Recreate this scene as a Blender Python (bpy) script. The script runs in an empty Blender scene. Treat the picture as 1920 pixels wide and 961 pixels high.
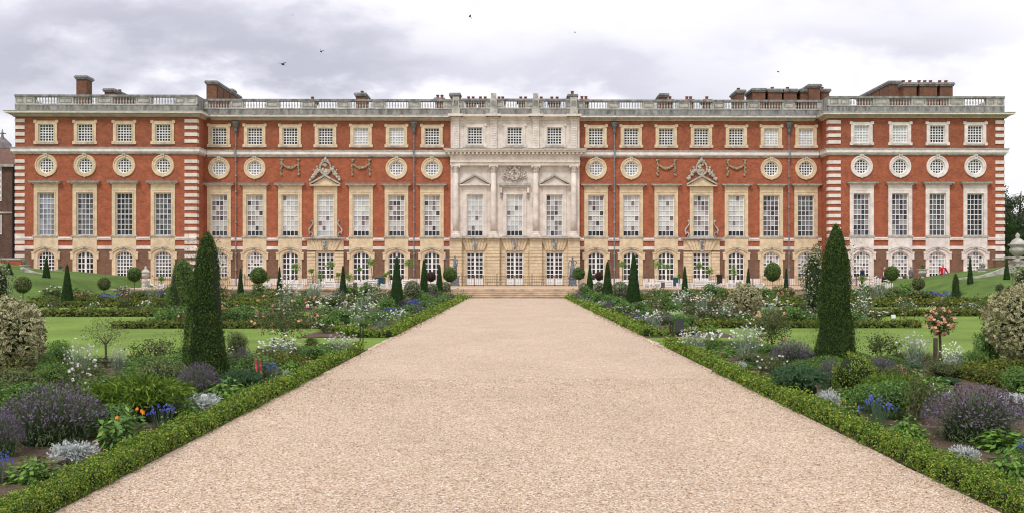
import bpy, math, random
import numpy as np
from mathutils import Vector, Matrix
random.seed(7); rng = np.random.default_rng(11)
R = math.radians
scene = bpy.context.scene
COL = scene.collection

# ------------------------------------------------------------------ camera
EYE, FOC, YAW = 1.75, 1700.0, R(0.58)
PX0 = 966 + FOC*math.tan(YAW); HOR = 512.0
cam = bpy.data.cameras.new('camera'); cam.sensor_width = 36; cam.lens = FOC/1920*36
cam.shift_x = -(PX0-960)/1920; cam.shift_y = (HOR-480.5)/1920
cam.clip_start = .1; cam.clip_end = 3000
co = bpy.data.objects.new('camera', cam); COL.objects.link(co)
co.location = (0, 0, EYE); co.rotation_euler = (R(90), 0, -YAW); scene.camera = co

# ------------------------------------------------------------------ light, sky, exposure
SUN_EL, SUN_AZ = R(52), R(205)          # azimuth clockwise from +Y: behind the viewer, a little left
world = bpy.data.worlds.new('World'); scene.world = world; world.use_nodes = True
nt = world.node_tree; nt.nodes.clear(); N = nt.nodes.new; LK = nt.links.new
def wm(op, a, b=None, clamp=False):
    n = N('ShaderNodeMath'); n.operation = op; n.use_clamp = clamp
    for i, q in enumerate((a, b)):
        if q is None: continue
        if isinstance(q, (int, float)): n.inputs[i].default_value = q
        else: LK(q, n.inputs[i])
    return n.outputs[0]
tc = N('ShaderNodeTexCoord'); sp = N('ShaderNodeSeparateXYZ'); LK(tc.outputs['Generated'], sp.inputs[0])
yy = wm('MAXIMUM', wm('ABSOLUTE', sp.outputs[1]), .05)
az = wm('DIVIDE', sp.outputs[0], yy); el = wm('DIVIDE', sp.outputs[2], yy)
zz = wm('ADD', wm('MAXIMUM', sp.outputs[2], 0.0), .22)
cb = N('ShaderNodeCombineXYZ'); LK(wm('DIVIDE', sp.outputs[0], zz), cb.inputs[0]); LK(wm('DIVIDE', sp.outputs[1], zz), cb.inputs[1])
n1 = N('ShaderNodeTexNoise'); n1.inputs['Scale'].default_value = .95; n1.inputs['Detail'].default_value = 7; n1.inputs['Roughness'].default_value = .52
mp = N('ShaderNodeMapping'); mp.inputs['Location'].default_value = (3.1, 1.7, 0); LK(cb.outputs[0], mp.inputs[0]); LK(mp.outputs[0], n1.inputs['Vector'])
nz = n1.outputs[0]
n3 = N('ShaderNodeTexNoise'); n3.inputs['Scale'].default_value = 7.5; n3.inputs['Detail'].default_value = 6; n3.inputs['Roughness'].default_value = .55
c3 = N('ShaderNodeCombineXYZ'); LK(az, c3.inputs[0]); LK(wm('MULTIPLY', el, 2.1), c3.inputs[1]); LK(c3.outputs[0], n3.inputs['Vector'])
wob = wm('ADD', wm('MULTIPLY', wm('SUBTRACT', nz, .5), .16), wm('MULTIPLY', wm('SUBTRACT', n3.outputs[0], .5), .20))
dark = None
for (bx, by, sx, sy, amp) in ((150, 70, 330, 55, .95), (470, 135, 330, 55, .95), (1100, 140, 200, 60, .50), (60, 165, 200, 40, .25),
                              (1560, 70, 200, 50, .30), (1330, 160, 230, 40, .25), (700, 170, 180, 45, .4), (1800, 60, 160, 60, .22)):
    a0 = (bx-PX0)/FOC+math.tan(YAW); e0 = (HOR-by)/FOC
    u = wm('DIVIDE', wm('SUBTRACT', wm('ADD', az, wob), a0), sx/FOC)
    v = wm('DIVIDE', wm('SUBTRACT', wm('ADD', el, wm('MULTIPLY', wob, .8)), e0), sy/FOC)
    g = wm('MULTIPLY', wm('EXPONENT', wm('MULTIPLY', wm('ADD', wm('MULTIPLY', u, u), wm('MULTIPLY', v, v)), -1.0)), amp)
    dark = g if dark is None else wm('ADD', dark, g)
dk = wm('ADD', wm('ADD', dark, wm('MULTIPLY', wm('SUBTRACT', nz, .49), .45)), wm('MULTIPLY', wm('SUBTRACT', n3.outputs[0], .5), .95), clamp=True)
cr = N('ShaderNodeValToRGB'); LK(dk, cr.inputs[0])
cr.color_ramp.elements[0].position = 0; cr.color_ramp.elements[0].color = (.93, .91, .96, 1)
cr.color_ramp.elements[1].position = 1; cr.color_ramp.elements[1].color = (.50, .50, .58, 1)
e = cr.color_ramp.elements.new(.45); e.color = (.67, .665, .75, 1)
sky = N('ShaderNodeTexSky'); sky.sky_type = 'NISHITA'; sky.sun_disc = False
sky.sun_elevation = SUN_EL; sky.sun_rotation = SUN_AZ; sky.air_density = 1; sky.dust_density = 2
b1 = N('ShaderNodeBackground'); LK(sky.outputs[0], b1.inputs[0]); b1.inputs[1].default_value = .08
b2 = N('ShaderNodeBackground'); LK(cr.outputs[0], b2.inputs[0]); b2.inputs[1].default_value = .93
mx = N('ShaderNodeMixShader'); mx.inputs[0].default_value = .93; LK(b1.outputs[0], mx.inputs[1]); LK(b2.outputs[0], mx.inputs[2])
wo = N('ShaderNodeOutputWorld'); LK(mx.outputs[0], wo.inputs[0])
sl = bpy.data.lights.new('sun', 'SUN'); sl.energy = 1.4; sl.angle = R(14); sl.color = (1, .96, .9)
so = bpy.data.objects.new('sun', sl); COL.objects.link(so)
sd = Vector((math.sin(SUN_AZ)*math.cos(SUN_EL), math.cos(SUN_AZ)*math.cos(SUN_EL), math.sin(SUN_EL)))
so.rotation_euler = sd.to_track_quat('Z', 'Y').to_euler(); so.location = sd*100
vs = scene.view_settings; vs.view_transform = 'Standard'; vs.look = 'None'; vs.gamma = 1; vs.use_curve_mapping = False; vs.exposure = .38
scene.render.engine = 'CYCLES'; scene.cycles.pixel_filter_type = 'BLACKMAN_HARRIS'; scene.cycles.filter_width = 1.15; scene.render.resolution_x = 1024; scene.render.resolution_y = 512

# ------------------------------------------------------------------ measuring helpers (photo pixel -> world)
def ray(px, py):
    xc = (px-PX0)/FOC; zc = (HOR-py)/FOC
    return (xc*math.cos(YAW)+math.sin(YAW), math.cos(YAW)-xc*math.sin(YAW), zc)
def G(px, py, z=0.):
    d = ray(px, py); t = (z-EYE)/d[2]; return d[0]*t, d[1]*t
def XA(px, Y):
    d = ray(px, HOR); return d[0]*Y/d[1]
def ZA(py, Y): return EYE+(HOR-py)/FOC*Y
def SC(Y): return FOC/Y                 # photo pixels per metre at distance Y

# ------------------------------------------------------------------ materials
MATS = {}
def mat(name, base, rough=.85, var=.12, vscale=3., bump=0., bscale=30., spec=.3, metal=0., base2=None, streak=0.):
    if name in MATS: return MATS[name]
    m = bpy.data.materials.new(name); m.use_nodes = True; t = m.node_tree; p = t.nodes['Principled BSDF']
    p.inputs['Roughness'].default_value = rough; p.inputs['Specular IOR Level'].default_value = spec; p.inputs['Metallic'].default_value = metal
    c = t.nodes.new('ShaderNodeTexCoord'); n = t.nodes.new('ShaderNodeTexNoise'); n.inputs['Scale'].default_value = vscale; n.inputs['Detail'].default_value = 5; n.inputs['Roughness'].default_value = .65
    g = t.nodes.new('ShaderNodeNewGeometry')
    if streak:
        mpn = t.nodes.new('ShaderNodeMapping'); mpn.inputs['Scale'].default_value = (1, 1, streak); t.links.new(g.outputs['Position'], mpn.inputs[0]); t.links.new(mpn.outputs[0], n.inputs['Vector'])
    else: t.links.new(g.outputs['Position'], n.inputs['Vector'])
    r = t.nodes.new('ShaderNodeValToRGB'); t.links.new(n.outputs[0], r.inputs[0])
    b2_ = base2 or tuple(x*(1-2.2*var) for x in base)
    r.color_ramp.elements[0].position = .32; r.color_ramp.elements[0].color = (*b2_, 1)
    r.color_ramp.elements[1].position = .66; r.color_ramp.elements[1].color = (*[min(1, x*(1+var)) for x in base], 1)
    t.links.new(r.outputs[0], p.inputs['Base Color'])
    if bump:
        n2 = t.nodes.new('ShaderNodeTexNoise'); n2.inputs['Scale'].default_value = bscale; n2.inputs['Detail'].default_value = 4; t.links.new(g.outputs['Position'], n2.inputs['Vector'])
        b = t.nodes.new('ShaderNodeBump'); b.inputs['Strength'].default_value = bump; b.inputs['Distance'].default_value = .03
        t.links.new(n2.outputs[0], b.inputs['Height']); t.links.new(b.outputs[0], p.inputs['Normal'])
    MATS[name] = m; return m
def brick(name, c1, c2, mortar):
    m = bpy.data.materials.new(name); m.use_nodes = True; t = m.node_tree; p = t.nodes['Principled BSDF']
    p.inputs['Roughness'].default_value = .9; p.inputs['Specular IOR Level'].default_value = .15
    g = t.nodes.new('ShaderNodeNewGeometry'); s = t.nodes.new('ShaderNodeSeparateXYZ'); t.links.new(g.outputs['Position'], s.inputs[0])
    ad = t.nodes.new('ShaderNodeMath'); ad.operation = 'ADD'; t.links.new(s.outputs[0], ad.inputs[0]); t.links.new(s.outputs[1], ad.inputs[1])
    c = t.nodes.new('ShaderNodeCombineXYZ'); t.links.new(ad.outputs[0], c.inputs[0]); t.links.new(s.outputs[2], c.inputs[1])
    b = t.nodes.new('ShaderNodeTexBrick'); t.links.new(c.outputs[0], b.inputs['Vector'])
    b.inputs['Scale'].default_value = 1; b.inputs['Brick Width'].default_value = .22; b.inputs['Row Height'].default_value = .075; b.inputs['Mortar Size'].default_value = .006; b.inputs['Bias'].default_value = -.1
    b.inputs['Color1'].default_value = (*c1, 1); b.inputs['Color2'].default_value = (*c2, 1); b.inputs['Mortar'].default_value = (*mortar, 1)
    n = t.nodes.new('ShaderNodeTexNoise'); n.inputs['Scale'].default_value = .7; n.inputs['Detail'].default_value = 8; n.inputs['Roughness'].default_value = .7; t.links.new(g.outputs['Position'], n.inputs['Vector'])
    r = t.nodes.new('ShaderNodeValToRGB'); t.links.new(n.outputs[0], r.inputs[0]); r.color_ramp.elements[0].position = .3; r.color_ramp.elements[0].color = (.66, .67, .72, 1); r.color_ramp.elements[1].position = .6; r.color_ramp.elements[1].color = (1.14, 1.10, 1.06, 1)
    n.inputs['Scale'].default_value = 1.6
    x = t.nodes.new('ShaderNodeMix'); x.data_type = 'RGBA'; x.blend_type = 'MULTIPLY'; x.inputs[0].default_value = .9
    t.links.new(b.outputs[0], x.inputs[6]); t.links.new(r.outputs[0], x.inputs[7]); t.links.new(x.outputs[2], p.inputs['Base Color'])
    return m
def ramp_mat(name, cols, rough=.7, spec=.3, interp='LINEAR', trans=0., edge=None):
    """colour picked per loose piece (leaf, petal, pane)"""
    if name in MATS: return MATS[name]
    m = bpy.data.materials.new(name); m.use_nodes = True; t = m.node_tree; p = t.nodes['Principled BSDF']
    p.inputs['Roughness'].default_value = rough; p.inputs['Specular IOR Level'].default_value = spec
    g = t.nodes.new('ShaderNodeNewGeometry'); r = t.nodes.new('ShaderNodeValToRGB'); t.links.new(g.outputs['Random Per Island'], r.inputs[0])
    r.color_ramp.interpolation = interp
    els = r.color_ramp.elements
    while len(els) < len(cols): els.new(.5)
    for e_, (po, c) in zip(els, cols): e_.position = po
    for e_, (po, c) in zip(els, cols): e_.color = (*c, 1)
    outc = r.outputs[0]
    if edge:
        uv = t.nodes.new('ShaderNodeTexCoord'); s = t.nodes.new('ShaderNodeSeparateXYZ'); t.links.new(uv.outputs['UV'], s.inputs[0])
        def mm(op, a, b=None):
            n = t.nodes.new('ShaderNodeMath'); n.operation = op
            for i, q in enumerate((a, b)):
                if q is None: continue
                if isinstance(q, (int, float)): n.inputs[i].default_value = q
                else: t.links.new(q, n.inputs[i])
            return n.outputs[0]
        d = mm('ADD', mm('ABSOLUTE', mm('SUBTRACT', s.outputs[0], .5)), mm('ABSOLUTE', mm('SUBTRACT', s.outputs[1], .5)))
        k = mm('GREATER_THAN', d, .31)
        x = t.nodes.new('ShaderNodeMix'); x.data_type = 'RGBA'; t.links.new(k, x.inputs[0]); t.links.new(outc, x.inputs[6]); x.inputs[7].default_value = (*edge, 1); outc = x.outputs[2]
    t.links.new(outc, p.inputs['Base Color'])
    if trans:
        tr = t.nodes.new('ShaderNodeBsdfTranslucent'); t.links.new(outc, tr.inputs[0]); ms = t.nodes.new('ShaderNodeMixShader'); ms.inputs[0].default_value = trans
        t.links.new(p.outputs[0], ms.inputs[1]); t.links.new(tr.outputs[0], ms.inputs[2]); t.links.new(ms.outputs[0], t.nodes['Material Output'].inputs[0])
    MATS[name] = m; return m

RED = brick('red_brick', (.42, .118, .054), (.29, .076, .038), (.30, .18, .13))
ATTIC = brick('attic_brick', (.35, .105, .052), (.24, .070, .038), (.24, .15, .11))
OLDB = brick('old_brick', (.14, .075, .055), (.09, .055, .045), (.2, .16, .13))
BROWN = brick('brown_brick', (.20, .105, .068), (.14, .075, .052), (.26, .18, .13))
YEL = mat('bath_stone', (.71, .57, .385), .85, .10, 2.2, .15, 18)
PALE = mat('pale_stone', (.80, .72, .67), .85, .08, 1.6, .15, 18)
CREAM = mat('cream_stone', (.76, .68, .61), .85, .10, 1.5, .15, 18)
BAND = mat('band_stone', (.80, .75, .71), .85, .10, 1.8, .1, 18)
GREY = mat('weathered_stone', (.28, .275, .26), .95, .25, 2.6, .3, 14, base2=(.11, .115, .11), streak=.35)
GREYL = mat('light_weathered_stone', (.48, .45, .40), .95, .2, 2.2, .3, 14, base2=(.25, .245, .225))
WHITE = mat('white_paint', (.86, .86, .85), .5, .04, 2)
LEAD = mat('lead', (.26, .27, .28), .6, .2, 5, .1, 20)
LEADS = mat('statue_lead', (.17, .20, .23), .6, .3, 6, .2, 20)
IRON = mat('black_iron', (.025, .022, .02), .5, .1, 5)
RUST = mat('rusty_iron', (.13, .09, .07), .7, .2, 5)
TUBW = mat('white_tub_paint', (.78, .77, .76), .6, .07, 4)
ROOF = mat('roof_lead', (.22, .23, .24), .8, .1, 1)
TEAL = mat('teal_paint', (.02, .08, .10), .5, .1, 3)
POT = mat('terracotta', (.24, .08, .045), .9, .15, 4)
BARK = mat('bark', (.11, .085, .06), .95, .25, 12, .5, 30)
SKIN = mat('skin', (.55, .33, .24), .6, .03, 5)
def panes(name, cols, interp='CONSTANT'):
    m = ramp_mat(name, cols, .08, .3, interp); return m
P_DARK = panes('pane_dark', [(0, (.012, .013, .015)), (.4, (.03, .032, .035)), (.75, (.06, .065, .07))])
P_GREY = panes('pane_grey', [(0, (.05, .055, .06)), (.35, (.11, .12, .13)), (.7, (.17, .175, .19))])
P_SKY = panes('pane_painted_reflection', [(0, (.17, .19, .22)), (.35, (.25, .27, .31)), (.7, (.33, .35, .40))])  # sky reflection painted into the blue-grey pane colours
P_MIX = panes('pane_mixed', [(0, (.05, .048, .055)), (.10, (.18, .145, .16)), (.34, (.33, .32, .31)), (.5, (.50, .50, .47))])
P_LITE = panes('pane_light', [(0, (.19, .14, .16)), (.12, (.44, .45, .47)), (.30, (.54, .55, .53)), (.6, (.62, .63, .60))])
P_BLIND = panes('pane_blind', [(0, (.50, .52, .55)), (.5, (.60, .62, .63))])
P_MAUVE = panes('pane_mauve', [(0, (.03, .03, .045)), (.25, (.10, .085, .11)), (.5, (.17, .16, .18)), (.85, (.34, .33, .32))])

GRASS = mat('lawn_grass', (.175, .27, .042), .95, .12, .35, .5, 120)
t = GRASS.node_tree
def blend_fine(m, scale, lo, hi, stretch=(1, 1, 1)):
    t = m.node_tree; p = t.nodes['Principled BSDF']; src = p.inputs['Base Color'].links[0].from_socket
    g = t.nodes.new('ShaderNodeNewGeometry'); mpn = t.nodes.new('ShaderNodeMapping'); mpn.inputs['Scale'].default_value = stretch
    t.links.new(g.outputs['Position'], mpn.inputs[0]); n = t.nodes.new('ShaderNodeTexNoise'); n.inputs['Scale'].default_value = scale; n.inputs['Detail'].default_value = 6; n.inputs['Roughness'].default_value = .75
    t.links.new(mpn.outputs[0], n.inputs['Vector']); r = t.nodes.new('ShaderNodeValToRGB'); t.links.new(n.outputs[0], r.inputs[0])
    r.color_ramp.elements[0].position = .3; r.color_ramp.elements[0].color = (lo, lo, lo, 1); r.color_ramp.elements[1].position = .7; r.color_ramp.elements[1].color = (hi, hi, hi, 1)
    x = t.nodes.new('ShaderNodeMix'); x.data_type = 'RGBA'; x.blend_type = 'MULTIPLY'; x.inputs[0].default_value = 1
    t.links.new(src, x.inputs[6]); t.links.new(r.outputs[0], x.inputs[7]); t.links.new(x.outputs[2], p.inputs['Base Color'])
blend_fine(GRASS, 9, .72, 1.18, (1, .45, 1))
BANKG = mat('bank_grass', (.11, .185, .035), .95, .18, .5, .5, 80); blend_fine(BANKG, 7, .7, 1.2)
for m_ in (YEL, CREAM, PALE): blend_fine(m_, .8, .86, 1.06)
SOIL = mat('bed_soil', (.13, .088, .062), .98, .3, 4, 1., 45)
blend_fine(SOIL, 26, .55, 1.5)
def gravel(name, tint=(1, 1, 1)):
    m = bpy.data.materials.new(name); m.use_nodes = True; t = m.node_tree; p = t.nodes['Principled BSDF']
    p.inputs['Roughness'].default_value = .9; p.inputs['Specular IOR Level'].default_value = .2
    g = t.nodes.new('ShaderNodeNewGeometry')
    v = t.nodes.new('ShaderNodeTexVoronoi'); v.inputs['Scale'].default_value = 74; v.inputs['Randomness'].default_value = 1; t.links.new(g.outputs['Position'], v.inputs['Vector'])
    s = t.nodes.new('ShaderNodeSeparateColor'); t.links.new(v.outputs['Color'], s.inputs[0])
    r = t.nodes.new('ShaderNodeValToRGB'); t.links.new(s.outputs[0], r.inputs[0])
    els = r.color_ramp.elements
    cs = [(0, (.17, .11, .07)), (.09, (.36, .24, .15)), (.35, (.56, .405, .27)), (.6, (.66, .495, .365)), (.82, (.67, .55, .455)), (1, (.90, .82, .70))]
    while len(els) < len(cs): els.new(.5)
    for e_, (po, c) in zip(els, cs): e_.position = po
    for e_, (po, c) in zip(els, cs): e_.color = (*[c[i]*tint[i] for i in range(3)], 1)
    t.links.new(r.outputs[0], p.inputs['Base Color'])
    rr = t.nodes.new('ShaderNodeMath'); rr.operation = 'SUBTRACT'; rr.inputs[0].default_value = 1; t.links.new(v.outputs['Distance'], rr.inputs[1])
    b = t.nodes.new('ShaderNodeBump'); b.inputs['Strength'].default_value = .75; b.inputs['Distance'].default_value = .011; t.links.new(rr.outputs[0], b.inputs['Height']); t.links.new(b.outputs[0], p.inputs['Normal'])
    blend_fine(m, .55, .86, 1.07, (1, .6, 1)); blend_fine(m, 5, .88, 1.08)
    return m
GRAVEL = gravel('path_gravel'); GRAVEL2 = gravel('terrace_gravel', (1.02, .97, .9))

# ------------------------------------------------------------------ mesh builders
class MB:
    def __init__(s): s.v = []; s.f = []; s.m = []; s.parts = []
    def add(s, vs, fs, mi=0):
        b = len(s.v); fb = len(s.f); s.v += [tuple(q) for q in vs]; s.f += [tuple(b+i for i in f) for f in fs]; s.m += [mi]*len(fs); s.parts.append((b, len(s.v), fb, len(s.f)))
    def box(s, x0, x1, y0, y1, z0, z1, mi=0):
        s.add([(x0, y0, z0), (x1, y0, z0), (x1, y1, z0), (x0, y1, z0), (x0, y0, z1), (x1, y0, z1), (x1, y1, z1), (x0, y1, z1)],
              [(0, 3, 2, 1), (4, 5, 6, 7), (0, 1, 5, 4), (1, 2, 6, 5), (2, 3, 7, 6), (3, 0, 4, 7)], mi)
    def cb(s, c, sx, sy, sz, mi=0): s.box(c[0]-sx/2, c[0]+sx/2, c[1]-sy/2, c[1]+sy/2, c[2]-sz/2, c[2]+sz/2, mi)
    def quad(s, a, b, c, d, mi=0): s.add([a, b, c, d], [(0, 1, 2, 3)], mi)
    def prism(s, poly, y0, y1, mi=0):       # poly in XZ counter-clockwise seen from -Y
        n = len(poly); vs = [(x, y0, z) for x, z in poly]+[(x, y1, z) for x, z in poly]
        fs = [tuple(range(n)), tuple(range(2*n-1, n-1, -1))]+[((i+1) % n, i, i+n, (i+1) % n+n) for i in range(n)]
        s.add(vs, fs, mi)
    def arcband(s, inner, outer, y0, y1, mi=0, closed=False):   # ribbon between two XZ polylines, extruded
        n = len(inner); b = len(s.v)
        vs = [(x, y0, z) for x, z in inner]+[(x, y0, z) for x, z in outer]+[(x, y1, z) for x, z in inner]+[(x, y1, z) for x, z in outer]
        fs = []
        for i in range(n if closed else n-1):
            j = (i+1) % n
            fs += [(i, j, n+j, n+i), (j, i, 2*n+i, 2*n+j), (n+i, n+j, 3*n+j, 3*n+i)]
        if not closed: fs += [(0, n, 3*n, 2*n), (n-1, 3*n-1, 4*n-1, 2*n-1)]
        s.add(vs, fs, mi)
    def cyl(s, p0, p1, r0, r1=None, n=8, mi=0):
        r1 = r0 if r1 is None else r1
        p0 = Vector(p0); p1 = Vector(p1); d = (p1-p0).normalized(); a = d.orthogonal().normalized(); b = d.cross(a)
        vs = [p0+(a*math.cos(2*math.pi*i/n)+b*math.sin(2*math.pi*i/n))*r0 for i in range(n)]+[p1+(a*math.cos(2*math.pi*i/n)+b*math.sin(2*math.pi*i/n))*r1 for i in range(n)]
        s.add(vs, [(i, (i+1) % n, (i+1) % n+n, i+n) for i in range(n)]+[tuple(range(n-1, -1, -1)), tuple(range(n, 2*n))], mi)
    def lathe(s, cx, cy, prof, n=12, mi=0, sq=False):
        vs = []
        for r, z in prof:
            for i in range(n):
                a = 2*math.pi*(i+.5)/n; vs.append((cx+r*math.cos(a), cy+r*math.sin(a), z))
        fs = []
        for k in range(len(prof)-1):
            for i in range(n): fs.append((k*n+i, k*n+(i+1) % n, (k+1)*n+(i+1) % n, (k+1)*n+i))
        fs += [tuple(range(n-1, -1, -1)), tuple(range((len(prof)-1)*n, len(prof)*n))]
        s.add(vs, fs, mi)
    def ball(s, c, r, mi=0, n=7, sc=(1, 1, 1), jit=0.):
        vs = []; fs = []; k = 5
        for j in range(k+1):
            th = math.pi*j/k
            for i in range(n):
                a = 2*math.pi*i/n; q = r*(1+random.uniform(-jit, jit))
                vs.append((c[0]+q*sc[0]*math.sin(th)*math.cos(a), c[1]+q*sc[1]*math.sin(th)*math.sin(a), c[2]+q*sc[2]*math.cos(th)))
        for j in range(k):
            for i in range(n): fs.append((j*n+i, (j+1)*n+i, (j+1)*n+(i+1) % n, j*n+(i+1) % n))
        s.add(vs, fs, mi)
    def mesh(s, name, mats, smooth=False):
        me = bpy.data.meshes.new(name); me.from_pydata(s.v, [], s.f)
        for m in (mats if isinstance(mats, (list, tuple)) else [mats]): me.materials.append(m)
        me.polygons.foreach_set('material_index', s.m)
        if smooth: me.polygons.foreach_set('use_smooth', [True]*len(s.f))
        me.update(); return me
    def build(s, name, mats, parent=None, org=(0, 0, 0), smooth=False):
        if org != (0, 0, 0): s.v = [(x-org[0], y-org[1], z-org[2]) for x, y, z in s.v]
        if not parent or len(s.parts) < 2 or len(s.parts) > 600: return link(name, s.mesh(name, mats, smooth), parent)
        V = np.array(s.v); lo = np.array([V[a:b].min(0) for a, b, _, _ in s.parts]); hi = np.array([V[a:b].max(0) for a, b, _, _ in s.parts]); k = len(lo); sz = (hi-lo).max(1)
        gap = np.maximum(0, np.maximum(lo[:, None]-hi[None], lo[None]-hi[:, None])); near = np.sqrt((gap**2).sum(2)) <= np.maximum(.02, .49*np.maximum(sz[:, None], sz[None]))
        grp = -np.ones(k, int); g = 0
        for i in range(k):
            if grp[i] >= 0: continue
            st = [i]; grp[i] = g
            while st:
                for j in np.nonzero(near[st.pop()] & (grp < 0))[0]: grp[j] = g; st.append(j)
            g += 1
        if g == 1: return link(name, s.mesh(name, mats, smooth), parent)
        out = []
        for q in range(g):
            m2 = MB()
            for i in np.nonzero(grp == q)[0]:
                a, b, fa, fb = s.parts[i]; off = len(m2.v)-a; m2.v += s.v[a:b]; m2.f += [tuple(x+off for x in f) for f in s.f[fa:fb]]; m2.m += s.m[fa:fb]
            out.append((len(m2.v), link(name, m2.mesh(name, mats, smooth), parent)))
        return max(out, key=lambda t: t[0])[1]
def link(name, me, parent=None, loc=(0, 0, 0)):
    o = bpy.data.objects.new(name, me); COL.objects.link(o); o.location = loc
    if parent: o.parent = parent
    return o
def tag(o, label=None, cat=None, group=None, kind=None):
    if label: o['label'] = label
    if cat: o['category'] = cat
    if group: o['group'] = group
    if kind: o['kind'] = kind
    return o
def thing(name, label, cat, loc=(0, 0, 0), rz=0, group=None, sc=None):
    o = bpy.data.objects.new(name, None); COL.objects.link(o); o.location = loc; o.rotation_euler = (0, 0, rz); o.empty_display_size = .3
    if sc: o.scale = sc
    return tag(o, label, cat, group)
KIDS = {}
def copy_tree(o, parent=None):
    c = o.copy(); COL.objects.link(c); c.parent = parent
    for ch in KIDS.get(o.name) or [x for x in o.children]: copy_tree(ch, c)
    return c

# ------------------------------------------------------------------ ground
def sheet(name, polys, z, m, kind='structure', label=None):
    mb = MB()
    for p in polys: mb.add([(x, y, z) for x, y in p], [tuple(range(len(p)))])
    return tag(mb.build(name, m), kind=kind)
def rect(x0, x1, y0, y1): return [(x0, y0), (x1, y0), (x1, y1), (x0, y1)]
XL, XR = -3.36, 3.54
TY, FY, WY, CY = 65.4, 85.0, 83.1, 84.55      # terrace edge, main wall, wing wall, centre wall
TZ = .65
sheet('lawn', [rect(-900, 900, -60, 1500)], -.012, GRASS)
# gravel path with a slightly ragged edge
mb = MB(); ys = np.concatenate([np.arange(-6, 30, .35), np.arange(30, 65.2, 1.)])
pl = [(XL-.05+random.uniform(-.05, .05), y) for y in ys]; pr = [(XR+.05+random.uniform(-.05, .05), y) for y in ys]
for i in range(len(ys)-1): mb.quad((*pl[i], 0), (*pr[i], 0), (*pr[i+1], 0), (*pl[i+1], 0))
tag(mb.build('gravel_path', GRAVEL), kind='structure')
beds = []
for s_ in (-1, 1):
    e0 = XL if s_ < 0 else XR
    def bx(a, b, y0, y1):
        x0, x1 = e0+s_*a, e0+s_*b; beds.append(rect(min(x0, x1), max(x0, x1), y0, y1))
    bx(0.02, 4.0, -4, 15.6); bx(.02, 11, 15.6, 18.6); bx(.02, 2.2, 18.6, 20.9)
    bx(.02, 2.6, 25.0, 65.0); bx(2.6, 9.5, 29.5, 36.0); bx(9.5, 22, 37.5, 43.0); bx(2.6, 26, 55, 65.2); bx(2.6, 8, 42, 47)
sheet('flower_bed_soil', beds, .004, SOIL)
def chips():
    n = 46000; D = 5.6+9.5*rng.random(n)**1.5; x = rng.uniform(XL, XR, n); n2 = 5200; D = np.concatenate([D, rng.uniform(6, 40, n2)]); sd2 = rng.random(n2) < .5
    x = np.concatenate([x, np.where(sd2, XL+.04+rng.exponential(.07, n2), XR-.04-rng.exponential(.07, n2))]); n = len(x)
    L = np.maximum(.015, D*.0016); C = np.stack([x, D, rng.uniform(.003, .010, n)], 1)
    return C, L
# terrace, steps, retaining wall
sheet('terrace', [rect(-52, 52, TY+.2, 86)], TZ, GRAVEL2)
SX0, SX1 = XA(846.5, TY), XA(1086, TY)
mb = MB()
for k in range(5):
    z1 = TZ-.13*k; y1 = TY-.32*k
    mb.box(SX0-.0, SX1+.0, y1-.05, TY+.6, z1-.04, z1+.002)          # tread with nosing
    mb.box(SX0, SX1, y1+.03, TY+.58, z1-.13, z1-.065); mb.box(SX0, SX1, y1+.14, TY+.57, z1-.066, z1-.039, 1)                   # riser, then a dark strip painting the shade under the nosing
tag(mb.build('terrace_steps', [mat('step_stone', (.74, .60, .45), .9, .15, 1.5, .2, 18), mat('nosing_shade', (.10, .075, .05), .95)]), kind='structure')
def ret(x0, x1, nm, lb):
    th = thing(nm, lb, 'wall', ((x0+x1)/2, TY, 0)); o = tuple(th.location)
    m1 = MB(); m1.box(x0, x1, TY, TY+.28, -.1, TZ-.1); m1.build('wall_face', mat('retaining_stone', (.38, .30, .20), .95, .2, 1.3, .4, 9), th, o)
    m2 = MB(); m2.box(x0, x1, TY-.06, TY+.34, TZ-.1, TZ+.01); m2.build('coping', mat('coping_stone', (.50, .42, .33), .9, .2, 1.5, .2, 12), th, o)
ret(-32, SX0, 'retaining_wall', 'low tan stone retaining wall below the terrace left of the steps')
ret(SX1, 32, 'retaining_wall', 'low tan stone retaining wall below the terrace right of the steps')

# grass banks at both ends
def smooth(a, b, x):
    t_ = min(1, max(0, (x-a)/(b-a))); return t_*t_*(3-2*t_)
def bank_z(X, Y, s_):
    ax = abs(X)
    h = (.15+(1.45 if s_ < 0 else 1.2)*smooth(27.5, 31.5, ax)+(0 if s_ < 0 else .25)*smooth(33.5, 37, ax)+.35*smooth(31.5, 36, ax)+1.2*smooth(36, 46, ax))*smooth(26.0, 28.5, ax)
    return h*smooth(42 if s_ < 0 else 47, 62.5, Y)-.03
for s_ in (-1, 1):
    mb = MB(); xs = np.linspace(24, 75, 60); yb = np.linspace(38, 76, 50); V_ = []
    for y in yb:
        for x in xs: V_.append((s_*x, y, bank_z(x, y, s_)+(0 if y < 74 else -.5)))
    nx = len(xs); F_ = [(j*nx+i, j*nx+i+1, (j+1)*nx+i+1, (j+1)*nx+i) for j in range(len(yb)-1) for i in range(nx-1)]
    if s_ < 0: F_ = [f[::-1] for f in F_]
    mb.add(V_, F_); tag(mb.build('grass_bank', BANKG, smooth=True), kind='structure')

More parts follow.
